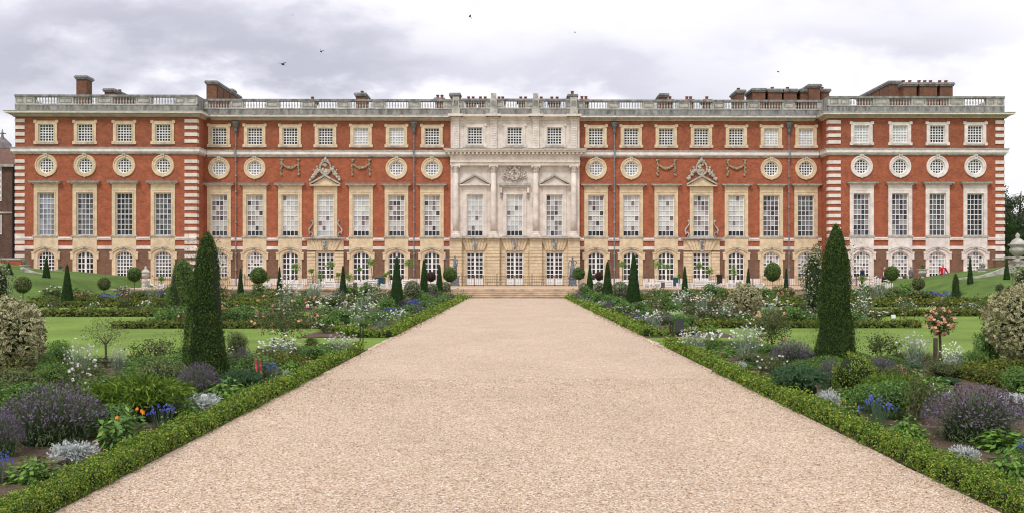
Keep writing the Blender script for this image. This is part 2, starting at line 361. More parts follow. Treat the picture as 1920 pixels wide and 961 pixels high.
# ------------------------------------------------------------------ PALACE
Z = dict(par=18.0, rail=17.81, plin=17.16, corn=16.46, cornb=15.99, aw1=15.30, aw0=13.75, st1=13.19, st0=12.57, rc=11.54,
         hood=10.1, tw1=9.05, tw0=5.2, sill=5.05, bp1=4.78, bp0=4.25, b2=3.95)
LW0, LW1 = XA(28.5, WY), XA(369.5, WY); RW0, RW1 = XA(1553.5, WY), XA(1883, WY)
CW0, CW1 = XA(845, CY), XA(1086.5, CY)
palace = thing('palace', 'long red brick baroque palace with pale stone centre and balustraded parapet above the terrace', 'palace', ((LW0+RW1)/2, FY, TZ))
PO = tuple(palace.location)
LWB = [86.75, 159.5, 233, 305.75]; RWB = [1615.5, 1687.5, 1757.5, 1828.3]
MLB = [411, 477.7, 544, 610.5, 677, 743.5, 810]; MRB = [1117.5, 1183.5, 1249, 1315, 1380.5, 1446, 1511]
CB = [890.5, 965, 1039.5]
SECT = {'LW': (LW0, LW1, WY), 'ML': (LW1, CW0, FY), 'MR': (CW1, RW0, FY), 'RW': (RW0, RW1, WY), 'C': (CW0, CW1, CY)}
BAYS = [('LW', x, i) for i, x in enumerate(LWB)]+[('ML', x, i) for i, x in enumerate(MLB)]+[('C', x, i) for i, x in enumerate(CB)]+[('MR', x, i) for i, x in enumerate(MRB)]+[('RW', x, i) for i, x in enumerate(RWB)]

def wall_grid(mb, x0, x1, z0, z1, y, ops, mi=0):
    xs = sorted({x0, x1}|{v for o in ops for v in o[:2] if x0 < v < x1}); zs = sorted({z0, z1}|{v for o in ops for v in o[2:] if z0 < v < z1})
    for i in range(len(xs)-1):
        for j in range(len(zs)-1):
            cx, cz = (xs[i]+xs[i+1])/2, (zs[j]+zs[j+1])/2
            if any(o[0] < cx < o[1] and o[2] < cz < o[3] for o in ops): continue
            mb.quad((xs[i], y, zs[j]), (xs[i+1], y, zs[j]), (xs[i+1], y, zs[j+1]), (xs[i], y, zs[j+1]), mi)
# openings by section
OP = {k: [] for k in SECT}
for sec, px, i in BAYS:
    y = SECT[sec][2]; x = XA(px, y)
    OP[sec].append((x-.70, x+.70, Z['aw0']-.05, Z['aw1']+.05)); OP[sec].append((x-.78, x+.78, Z['tw0']-.02, Z['tw1']+.03)); OP[sec].append((x-.80, x+.80, TZ-.02, 3.8))
    if sec in ('LW', 'RW') or (sec in ('ML', 'MR') and i in (0, 1, 5, 6)): OP[sec].append((x-.70, x+.70, Z['rc']-.7, Z['rc']+.7))
for k, (x0, x1, y) in SECT.items():
    if k == 'C':
        mb = MB(); wall_grid(mb, x0, x1, Z['sill'], Z['cornb']+.1, y, OP[k]); wall_grid(mb, x0, x1, TZ-.1, Z['sill'], y, OP[k], 1)
        mb.box(x0, x1, y+.002, FY+.3, TZ-.1, Z['cornb']); mb.f = mb.f[:-6]+[mb.f[-6+3], mb.f[-6+5]]; mb.m = mb.m[:-6]+[0, 0]; mb.parts = []
        mb.build('stone_centre_wall', [CREAM, YEL], palace, PO)
        continue
    mb = MB(); wall_grid(mb, x0, x1, 3.95, 12.9, y, OP[k]); wall_grid(mb, x0, x1, 12.9, Z['cornb']+.1, y, OP[k], 2); wall_grid(mb, x0, x1, TZ-.1, 3.95, y, OP[k], 1)
    if k in ('LW', 'RW'):
        for xx, fl in ((x0, 0), (x1, 1)):
            q = [(xx, y, TZ-.1), (xx, y+24, TZ-.1), (xx, y+24, 16.1), (xx, y, 16.1)]; mb.quad(*(q if fl else q[::-1]))
    mb.parts = []; mb.build('brick_wall', [RED, BROWN, ATTIC], palace, PO)
mb = MB(); mb.box(LW0+.3, RW1-.3, FY+.9, 108, 0, 16.3); mb.build('roof', [ROOF], palace, PO)

# ---- window prototypes
def strip(mb, x0, x1, y0, y1, z0, z1, mi=0): mb.box(x0, x1, y0, y1, z0, z1, mi)
def ring_rect(mb, xo, zo0, zo1, xi, zi0, zi1, y0, y1, mi=0):
    mb.box(-xo, -xi, y0, y1, zo0, zo1, mi); mb.box(xi, xo, y0, y1, zo0, zo1, mi)
    mb.box(-xi, xi, y0, y1, zi1, zo1, mi); mb.box(-xi, xi, y0, y1, zo0, zi0, mi)
def sash_grid(w, z0, z1, cols, rows, bar, fr, yf, shape=None, mid=None, leaves=0, base=0.):
    """white frame + glazing bars (sash) and panes; shape(x)-> top z limit"""
    sm = MB(); pm = MB(); top = shape or (lambda x: z1)
    sm.box(-w, -w+fr, yf, yf+.10, z0, top(-w+fr*.5)); sm.box(w-fr, w, yf, yf+.10, z0, top(w-fr*.5)); sm.box(-w+fr, w-fr, yf, yf+.10, z0, z0+fr+base)
    n = 14
    for i in range(n):                                  # top member follows the arch
        a = -w+2*w*i/n; b = -w+2*w*(i+1)/n
        sm.add([(a, yf, top(a)-fr), (b, yf, top(b)-fr), (b, yf, top(b)), (a, yf, top(a)), (a, yf+.1, top(a)-fr), (b, yf+.1, top(b)-fr)], [(0, 1, 2, 3), (1, 0, 4, 5)]) if shape else None
    if not shape: sm.box(-w+fr, w-fr, yf, yf+.10, z1-fr, z1)
    xs = np.linspace(-w+fr, w-fr, cols+1); zb = z0+fr+base; zs = np.linspace(zb, z1-fr, rows+1)
    if leaves:
        c = .085; sm.box(-c, c, yf+.01, yf+.09, zb, z1-fr*.5)
        h = cols//2; xs = np.concatenate([np.linspace(-w+fr+.03, -c, h+1), np.linspace(c, w-fr-.03, h+1)])
    for k, x in enumerate(xs[1:-1]):
        if leaves and abs(x) < .09: continue
        sm.box(x-bar/2, x+bar/2, yf+.03, yf+.07, zb, min(z1, top(x))-fr*.6)
    for j, z in enumerate(zs[1:-1]):
        bb = bar*1.5 if mid and j+1 == mid else bar
        lim = w-fr
        while shape and top(lim) < z+.04 and lim > .1: lim -= .03
        sm.box(-lim, lim, yf+.033 if not (mid and j+1 == mid) else yf+.015, yf+.073, z-bb/2, z+bb/2)
    todo = []
    for _ in range(random.randint(1, 9)): pm.quad((.2, yf+.093, z0+.6), (.21, yf+.093, z0+.6), (.21, yf+.093, z0+.61), (.2, yf+.093, z0+.61))
    for i in range(len(xs)-1):
        for j in range(rows):
            if leaves and xs[i] < 0 < xs[i+1]: continue
            za, zc = zs[j], zs[j+1]; ta, tb = min(zc, top(xs[i])-.02), min(zc, top(xs[i+1])-.02)
            if max(ta, tb) <= za+.02: continue
            yy_ = yf+.085+random.uniform(-.002, .002); todo.append((i, j))
    random.shuffle(todo)
    for i, j in todo:
            za, zc = zs[j], zs[j+1]; ta, tb = min(zc, top(xs[i])-.02), min(zc, top(xs[i+1])-.02); yy_ = yf+.085+random.uniform(-.002, .002)
            pm.quad((xs[i], yy_, za), (xs[i+1], yy_+random.uniform(-.004, .004), za), (xs[i+1], yy_, max(tb, za)), (xs[i], yy_, max(ta, za)), 1 if j == 0 else 0)
    return sm, pm
WCACHE = {}
def arch_top(x, w, sp, rise): return sp+rise*math.sqrt(max(0, 1-(x/w)**2))
def window(kind, stone, pane, low, loc):
    key = (kind, stone.name, pane.name, low.name, random.randint(0, 5) if kind.startswith('tall') or kind == 'arch' else random.randint(0, 1))
    if key not in WCACHE:
        fm = MB(); ms = [stone, GREYL, LEAD]
        if kind == 'attic':
            ring_rect(fm, 1.0, 13.50, 15.62, .68, Z['aw0'], Z['aw1'], -.07, .30)
            for sx in (-1, 1):
                for zc in (13.62, 15.55): fm.cb((sx*.98, -.04, zc), .26, .15, .27)
            ring_rect(fm, .78, Z['aw0']-.12, Z['aw1']+.1, .70, Z['aw0']-.03, Z['aw1']+.02, -.10, -.07)
            fm.box(-.86, .86, -.13, -.03, 13.47, 13.60, 1)
            sm, pm = sash_grid(.68, Z['aw0'], Z['aw1'], 5, 6, .055, .055, .10, mid=3)
        elif kind == 'round':
            n = 32; ca = [(math.cos(2*math.pi*i/n), math.sin(2*math.pi*i/n)) for i in range(n)]; zc = Z['rc']
            fm.arcband([(.69*c, zc+.69*s) for c, s in ca], [(1.02*c, zc+1.02*s) for c, s in ca], -.06, .30, 0, True)
            fm.arcband([(.90*c, zc+.90*s) for c, s in ca], [(1.00*c, zc+1.00*s) for c, s in ca], -.11, -.05, 0, True)
            fm.prism([(-.11, zc+.70), (.11, zc+.70), (.17, zc+1.10), (-.17, zc+1.10)], -.18, 0); fm.ball((0, -.17, zc+.98), .11, 1, jit=.15); fm.cb((0, -.08, zc-1.0), .14, .14, .12)
            sm = MB(); pm = MB(); r = .69
            sm.arcband([(.60*c, zc+.60*s) for c, s in ca], [(r*c, zc+r*s) for c, s in ca], .10, .2, 0, True)
            g = np.linspace(-.62, .62, 6)
            for q in g[1:-1]:
                h = math.sqrt(.62**2-q*q); sm.box(q-.036, q+.036, .13, .17, zc-h, zc+h); sm.box(-h, h, .133, .173, zc+q-.036, zc+q+.036)
            for i in range(5):
                for j in range(5):
                    cs = [(g[i], g[j]), (g[i+1], g[j]), (g[i+1], g[j+1]), (g[i], g[j+1])]
                    cs = [(a*min(1, .66/max(.01, math.hypot(a, b))), b*min(1, .66/max(.01, math.hypot(a, b)))) for a, b in cs]
                    pm.quad(*[(a, .185, zc+b) for a, b in cs])
        elif kind in ('tall', 'tall_pediment', 'tall_plain'):
            z0, z1 = Z['tw0'], Z['tw1']
            ring_rect(fm, 1.10, z0, 9.85, .76, z0-.0, z1, -.08, .30)
            ring_rect(fm, .86, z0+.01, z1+.12, .775, z0+.02, z1+.03, -.12, -.08)
            fm.box(-1.0, 1.0, -.11, -.075, 9.30, 9.36)
            if kind == 'tall':
                fm.box(-1.22, 1.22, -.20, .0, 9.86, 9.96); fm.box(-1.40, 1.40, -.42, .0, 9.965, 10.08, 1); fm.box(-1.43, 1.43, -.46, .0, 10.083, 10.13, 2)
                for k in range(9): fm.box(-1.12+k*.27, -1.02+k*.27, -.30, -.2, 9.87, 9.96)
            elif kind == 'tall_pediment':
                fm.box(-1.40, 1.40, -.40, 0, 9.87, 9.98)
                fm.prism([(-1.25, 9.985), (1.25, 9.985), (0, 10.72)], -.2, 0)
                for sx in (-1, 1):
                    p = [(sx*1.43, 9.985), (sx*1.43, 10.12), (0, 10.95), (0, 10.75)]; fm.prism(p if sx < 0 else p[::-1], -.42, 0, 1)
            else:
                fm.box(-1.45, 1.45, -.45, 0, 9.86, 10.12, 1); fm.box(-1.30, 1.30, -.25, 0, 9.70, 9.855)
                for sx in (-1, 1): fm.box(sx*1.25-.1, sx*1.25+.1, -.32, 0, 9.2, 9.68); fm.box(sx*1.25-.07, sx*1.25+.07, -.2, 0, 8.75, 9.2, 2)
            fm.box(-1.18, 1.18, -.16, .30, 5.05, z0-.003, 1)
            sm, pm = sash_grid(.76, z0, z1, 4, 8, .046, .06, .12, mid=4)
        elif kind in ('arch', 'arch_door'):
            w, sp_, rise = .76, 3.22, .53; n = 18; door = kind == 'arch_door'
            zb = TZ if door else TZ
            ins = [(-w*math.cos(math.pi*i/n), arch_top(w*math.cos(math.pi*i/n), w, sp_, rise)) for i in range(n+1)]
            top_ = [(x, 5.045) for x, z in ins]
            fm.arcband(ins, top_, -.08, .30); fm.box(-1.1, -w, -.08, .30, zb, 5.045); fm.box(w, 1.1, -.08, .30, zb, 5.045)
            # eared hood mould
            hw = 1.02; hood0 = [(hw*-math.cos(math.pi*i/n), 3.56+.46*math.sin(math.pi*i/n)**1.3) for i in range(n+1)]
            hood1 = [(x*1.05, z+.11) for x, z in hood0]; fm.arcband(hood0, hood1, -.19, -.08, 2 if False else 0)
            hood2 = [(x*1.06, z+.112) for x, z in hood0]; hood3 = [(x*1.07, z+.15) for x, z in hood0]; fm.arcband(hood2, hood3, -.22, -.08, 1)
            for sx in (-1, 1): fm.box(sx*1.13-.14, sx*1.13+.14, -.13, .0, 3.05, 3.72); fm.box(sx*1.13-.17, sx*1.13+.17, -.16, .0, 3.56, 3.68)
            ins2 = [(x*1.13, z+.09) for x, z in ins]; fm.arcband([(x*1.06, z+.04) for x, z in ins], ins2, -.11, -.08)
            fm.prism([(-.10, 3.78), (.10, 3.78), (.17, 4.16), (-.17, 4.16)], -.24, -.08, 1); fm.ball((0, -.24, 4.05), .11, 2, jit=.2)
            if not door: fm.box(-.9, .9, -.17, .30, 1.30, 1.40); fm.box(-w, w, -.03, .3, TZ, 1.30)
            sh = lambda x: arch_top(x, w, sp_, rise)
            sm, pm = sash_grid(w, .78 if door else 1.40, 3.75, 4 if door else 5, 5 if door else 7, .075 if door else .065, .075, .10, shape=sh, mid=None if door else 3, leaves=2 if door else 0, base=.30 if door else 0)
        elif kind == 'flat_door':
            w = .80
            ring_rect(fm, .90, TZ, 3.85, w, TZ+.05, 3.70, -.05, .3)
            sm, pm = sash_grid(w, .72, 3.70, 4, 6, .07, .085, .10, leaves=2, base=.50)
        WCACHE[key] = (fm.mesh('window_surround', ms), sm.mesh('sash', [WHITE]), pm.mesh('pane', [pane, low]))
    a, b, c = WCACHE[key]; nm = 'door' if 'door' in kind else 'window'
    o = link(nm, a, palace, (loc[0]-PO[0], loc[1]-PO[1], -PO[2])); link('sash', b, o); link('pane', c, o)
    return o
for sec, px, i in BAYS:
    y = SECT[sec][2]; x = XA(px, y); st = PALE if sec in ('RW', 'C') else YEL
    blind = (sec == 'ML' and i in (4, 5)) or (sec == 'MR' and i in (5, 6)) or (sec == 'RW' and i in (0, 1))
    window('attic', st if sec != 'C' else CREAM, P_BLIND if blind else P_DARK, P_BLIND if blind else P_DARK, (x, y, 0))
    if sec in ('LW', 'RW') or (sec in ('ML', 'MR') and i in (0, 1, 5, 6)):
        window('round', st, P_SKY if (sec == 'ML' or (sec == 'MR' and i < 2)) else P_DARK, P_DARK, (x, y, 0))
    pt = {'LW': [P_SKY, P_GREY, P_DARK, P_GREY], 'ML': [P_MIX, P_MIX, P_LITE, P_LITE, P_LITE, P_MIX, P_MIX], 'C': [P_LITE, P_LITE, P_MIX],
          'MR': [P_MIX, P_LITE, P_LITE, P_MIX, P_LITE, P_MAUVE, P_GREY], 'RW': [P_MAUVE, P_MAUVE, P_GREY, P_DARK]}[sec][i]
    lw = P_DARK if (sec in ('ML', 'C', 'MR') and not (sec == 'ML' and i == 3) and not (sec == 'C' and i == 2)) else pt
    kd = 'tall_pediment' if (sec in ('ML', 'MR') and i == 3) or (sec == 'C' and i != 1) else ('tall_plain' if sec == 'C' else 'tall')
    window(kd, CREAM if sec == 'C' else st, pt, lw, (x, y, 0))
    if sec == 'C' or (sec in ('ML', 'MR') and i == 3): window('flat_door', YEL, P_DARK, P_DARK, (x, y-(.0 if sec == 'C' else .0), 0))
    elif (sec == 'LW' and i == 1) or (sec == 'ML' and i in (2, 4, 5, 6)) or (sec == 'MR' and i in (0, 1, 2, 4)):
        window('arch_door', st, P_DARK, P_DARK, (x, y, 0))
    else:
        gp = P_GREY if sec == 'LW' and i > 1 else (P_DARK if sec == 'LW' else P_MIX)
        if sec in ('RW',): gp = P_MIX
        window('arch', st, gp, P_DARK, (x, y, 0))

# ---- bands, cornices
def runs(x0, x1, y, spec, ext):          # spec: (z0,z1,proj,mi); ext: extra at ends
    for z0, z1, pj, mi, mbx in spec: mbx.box(x0-(pj if ext[0] else 0), x1+(pj if ext[1] else 0), y-pj, y+.3, z0, z1, mi)
cn = MB(); stc = MB(); pb = MB()
for k in ('LW', 'ML', 'MR', 'RW'):
    x0, x1, y = SECT[k]
    if k == 'ML': x0 += .72; x1 -= .02
    if k == 'MR': x1 -= .72; x0 += .02
    if k in ('LW', 'RW'):
        e = (1, 1); yb_ = FY+.4
        for z0, z1, pj, mi in ((15.99, 16.10, .18, 0), (16.10, 16.20, .30, 0), (16.203, 16.26, .42, 1), (16.263, 16.42, .66, 2), (16.423, 16.46, .72, 1)): cn.box(x0-pj, x1+pj, y-pj, yb_, z0, z1, mi)
        for z0, z1, pj, mi in ((12.57, 12.70, .10, 1), (12.703, 12.80, .18, 0), (12.803, 13.12, .28, 0), (13.123, 13.19, .36, 1)): stc.box(x0-pj, x1+pj, y-pj, yb_, z0, z1, mi)
    else:
        for z0, z1, pj, mi in ((15.99, 16.10, .18, 0), (16.10, 16.20, .30, 0), (16.203, 16.26, .42, 1), (16.263, 16.42, .66, 2), (16.423, 16.46, .72, 1)): cn.box(x0, x1, y-pj, y+.3, z0, z1, mi)
        for z0, z1, pj, mi in ((12.57, 12.70, .10, 1), (12.703, 12.80, .18, 0), (12.803, 13.12, .28, 0), (13.123, 13.19, .36, 1)): stc.box(x0-.4, x1, y-pj, y+.3, z0, z1, mi) if k == 'ML' else stc.box(x0, x1+.4, y-pj, y+.3, z0, z1, mi)
cn.build('cornice', [mat('cornice_stone', (.50, .44, .34), .85, .12, 1.5), GREYL, BAND], palace, PO)
stc.build('string_course', [BAND, GREYL], palace, PO)
# piers between ground bays: white sill blocks, brick panel band, stone band, plinth
bl = MB(); bd = MB(); pn = MB()
for k in ('LW', 'ML', 'MR', 'RW'):
    x0, x1, y = SECT[k]; cs = sorted(XA(px, y) for s2, px, i in BAYS if s2 == k)
    hw = [1.1]*len(cs)
    if k in ('ML', 'MR'): hw[3] = 1.70
    edges = [x0]+[q for c, h in zip(cs, hw) for q in (c-h, c+h)]+[x1]
    for j in range(0, len(edges), 2):
        a, b = edges[j]+.003, edges[j+1]-.003
        if b-a < .1: continue
        bl.box(a+.03, b-.03, y-.13, y+.1, Z['bp1'], 5.045); bl.box(a+.1, b-.1, y-.18, y-.13, 4.9, 5.043)
        bd.box(a, b, y-.05, y+.1, 3.95, 4.25, 0 if k != 'RW' else 1)
        pn.box(a, b, y-.06, y+.1, TZ-.05, 1.28)
bl.build('sill_block', [BAND], palace, PO); bd.build('impost_band', [CREAM, PALE], palace, PO); pn.build('plinth', [PALE], palace, PO)
# quoins on the wings
for k, xs_ in (('LW', (29, 46.8, 346.5, 369.5)), ('RW', (1553.5, 1576, 1866, 1883))):
    q = MB(); y = WY
    x = [XA(v, y) for v in xs_]
    for a, b, side in ((x[0]-.03, x[1], 0), (x[2], x[3]+.03, 1)):
        zt = 15.78
        while zt > 1.2:
            if not (zt < 13.5 and zt-.32 > 12.2) and not (12.3 < zt < 13.6):
                q.box(a, b, y-.078, y+.45, zt-.31, zt)
            zt -= .615
    q.build('quoins', [CREAM if k == 'LW' else PALE], palace, PO)
# ---- parapet
BP = []     # baluster profile
prof = [(.065, 0), (.065, .05), (.035, .09), (.04, .12), (.078, .24), (.07, .32), (.036, .46), (.033, .55), (.06, .60), (.06, .65)]
def parapet(x0, x1, y, centers, half=1.05, ret_=None):
    p = MB(); p.box(x0, x1, y-.06, y+.34, Z['corn']+.003, Z['plin'], 0); p.box(x0, x1, y-.10, y+.38, Z['plin']-.10, Z['plin']+.003, 1)
    p.box(x0-.02, x1+.02, y-.12, y+.40, Z['rail']+.003, Z['par'], 0)
    ed = [x0]+[q for c in centers for q in (c-half, c+half)]+[x1]
    for j in range(0, len(ed), 2):
        a, b = ed[j], ed[j+1]
        if b-a < .05: continue
        p.box(a, b, y-.04, y+.32, Z['plin'], Z['rail'], 1)
        if b-a > .7:
            m_ = max(1, int(round((b-a)/1.1)))
            for q in range(m_):
                xa = a+(b-a)*q/m_+.14; xb = a+(b-a)*(q+1)/m_-.14
                ring = MB(); p.box(xa, xb, y-.065, y-.04, Z['plin']+.12, Z['plin']+.16, 0); p.box(xa, xb, y-.065, y-.04, Z['rail']-.16, Z['rail']-.12, 0)
                p.box(xa, xa+.05, y-.065, y-.04, Z['plin']+.16, Z['rail']-.16, 0); p.box(xb-.05, xb, y-.065, y-.04, Z['plin']+.16, Z['rail']-.16, 0)
    p.build('parapet', [GREY, GREYL], palace, PO)
    for c in centers:
        b_ = MB(); n = 8
        for i in range(n):
            xx = c-half+2*half*(i+.5)/n
            b_.lathe(xx, y+.14, [(r*1.0, Z['plin']+z) for r, z in prof], 6)
        b_.build('balustrade', [mat('baluster_stone', (.50, .50, .47), .9, .1, 3)], palace, PO, smooth=True)
def secc(k): return sorted(XA(px, SECT[k][2]) for s2, px, i in BAYS if s2 == k)
parapet(LW0, LW1, WY, secc('LW')); parapet(RW0, RW1, WY, secc('RW'))
parapet(LW1, CW0+.2, FY, secc('ML')); parapet(CW1-.2, RW0, FY, secc('MR')); parapet(CW0+.2, CW1-.2, CY+.1, secc('C'), .98)
rt = MB()
for xx, s_ in ((LW1-.34, 1), (RW0, -1)):
    rt.box(xx, xx+.34, WY+.3, FY, Z['corn']+.003, Z['par']-.003)
rt.build('parapet_return', [GREY], palace, PO)
rt = MB()
for a in (LW0, RW1-.36):
    rt.box(a, a+.36, WY+.4, WY+22, Z['corn']+.003, Z['plin']); rt.box(a, a+.36, WY+.4, WY+22, Z['rail'], Z['par']-.003)
    for k in range(8): rt.box(a+.03, a+.33, WY+.4+k*2.9, WY+1.2+k*2.9, Z['plin'], Z['rail'])
rt.build('side_parapet', [GREYL], palace, PO)

# ---- centre pavilion
CX = [XA(v, CY) for v in (855, 925.5, 1004.5, 1075.5)]
ent = MB(); y = CY
ent.box(CW0-.0, CW1+.0, y-.50, y+.2, 12.15, 12.60, 0)          # frieze
for z0, z1, pj in ((11.72, 11.86, .46), (11.863, 12.0, .50), (12.003, 12.147, .58)): ent.box(CW0-.02, CW1+.02, y-pj, y+.2, z0, z1, 0)
for z0, z1, pj, mi in ((12.603, 12.70, .60, 0), (12.93, 13.06, .98, 0), (13.063, 13.16, 1.06, 0), (13.163, 13.24, 1.10, 1)): ent.box(CW0-pj+.5, CW1+pj-.5, y-pj, y+.2, z0, z1, mi)
ent.box(CW0-.12, CW1+.12, y-.62, y+.2, 12.703, 12.927, 0)
nmod = 34
for i in range(nmod):
    xx = CW0-.3+(CW1-CW0+.6)*(i+.5)/nmod; ent.box(xx-.09, xx+.09, y-.90, y-.62, 12.74, 12.925, 0)
ent.build('entablature', [CREAM, GREYL], palace, PO)
for i, xx in enumerate(CX):
    c = MB(); r = .28; yc = y-.22
    c.lathe(xx, yc, [(r, 5.62), (r, 7.0), (r*.98, 9.0), (r*.88, 11.05)], 20)
    col_ = c.build('column', [CREAM], palace, PO, True)
    b = MB(); b.box(xx-.44, xx+.44, yc-.44, y+.1, 5.10, 5.28); b.lathe(xx, yc, [(.41, 5.283), (.42, 5.36), (.36, 5.44), (.34, 5.50), (.36, 5.56), (.30, 5.62)], 20); b.build('column_base', [CREAM], col_, PO, False)
    b = MB(); b.lathe(xx, yc, [(.26, 11.05), (.28, 11.09), (.26, 11.12), (.27, 11.4), (.37, 11.62)], 16)
    for rr, zz_, nl in ((.31, 11.22, 10), (.34, 11.42, 10)):
        for q in range(nl):
            a = 2*math.pi*q/nl; b.ball((xx+rr*math.cos(a), yc+rr*math.sin(a), zz_), .065, 1, 5, (1, 1, 1.3))
    for sx in (-1, 1): b.ball((xx+sx*.35, yc-.3, 11.58), .10, 0, 6)
    b.box(xx-.40, xx+.40, yc-.38, y+.1, 11.62, 11.717, 0); b.build('capital', [CREAM, GREYL], col_, PO)
    a = MB(); a.box(xx-.29, xx+.29, y-.22, y+.1, 13.243, 15.9)
    for q in range(14): a.box(xx-.17+random.uniform(-.03, .03), xx+.17+random.uniform(-.03, .03), y-.25, y-.22, 13.6+q*.16, 13.69+q*.16, 1)
    a.box(xx-.34, xx+.34, y-.30, y+.1, 15.9, 16.1); a.box(xx-.44, xx+.44, y-.44, y+.1, 16.103, 16.25); a.box(xx-.68, xx+.68, y-.80, y+.1, 16.253, 16.462)
    a.build('pilaster', [CREAM, PALE], palace, PO)
    a = MB(); a.box(xx-.38, xx+.38, y-.20, y+.5, 16.466, 17.1); a.box(xx-.30, xx+.30, y-.12, y+.4, 17.1, 18.0); a.box(xx-.2, xx+.2, y-.15, y-.12, 17.3, 17.8, 1)
    if i in (1, 2): a.box(xx-.25, xx+.25, y-.08, y+.4, 18.0, 18.50, 0)
    else: a.box(xx-.30, xx+.30, y-.1, y+.5, 18.0, 18.15, 0)
    a.build('parapet_pier', [GREYL, GREY], palace, PO)
cc = MB()
for z0, z1, pj in ((15.99, 16.10, .12), (16.10, 16.25, .26), (16.253, 16.45, .55)): cc.box(CW0, CW1, y-pj, y+.3, z0, z1)
cc.build('attic_cornice', [CREAM], palace, PO)
# ledge above ground floor and rusticated piers
lg = MB(); lg.box(CW0-.1, CW1+.1, y-.45, y+.1, 4.96, 5.098, 0)
for xx in CX: lg.box(xx-.62, xx+.62, y-.80, y-.45, 4.95, 5.10, 0)
lg.build('ledge', [GREYL], palace, PO)
def rustic(x0, x1, y, z0, z1, pj, nm='rusticated_pier'):
    m_ = MB(); z = z0
    while z < z1-.05:
        m_.box(x0, x1, y-pj, y+.05, z+.018, min(z1, z+.29)-.018, 0); z += .29
    m_.box(x0+.03, x1-.03, y-pj+.03, y+.04, z0, z1, 1); return m_.build(nm, [YEL, mat('stone_joint', (.38, .28, .17), .95)], palace, PO)
for xx in CX: rustic(xx-.56, xx+.56, CY, TZ, 4.95, .48)
def flat_arch(xc, y, hw, z0, z1, pj, key=True):
    m_ = MB(); n = 8
    for i in range(n):
        if i in (n//2-1, n//2) and False: continue
        t0, t1 = -1+2*i/n, -1+2*(i+1)/n
        p = [(xc+t0*hw*.66+.012, z0), (xc+t1*hw*.66-.012, z0), (xc+t1*hw-.015, z1), (xc+t0*hw+.015, z1)]; m_.prism(p, y-pj, y+.02)
    m_.build('flat_arch', [YEL], palace, PO)
    k = MB(); k.prism([(xc-.14, z0-.05), (xc+.14, z0-.05), (xc+.22, z1), (xc-.22, z1)], y-pj-.12, y)
    for q in range(14): k.ball((xc+random.uniform(-.12, .12), y-pj-.13, z0+.1+q*(z1-z0-.15)/14), random.uniform(.05, .09), 1, 5, jit=.2)
    k.build('carved_keystone', [GREYL, GREY], palace, PO)
for i, v in enumerate(CB):
    xc = XA(v, CY); flat_arch(xc, CY, 1.28, 3.87, 4.95, .16)
    m_ = MB()
    for sx in (-1, 1):
        z = TZ
        while z < 3.8: m_.box(xc+sx*1.09-.2, xc+sx*1.09+.2, CY-.09, CY+.02, z+.015, z+.275); z += .29
    m_.build('door_jamb', [YEL], palace, PO)
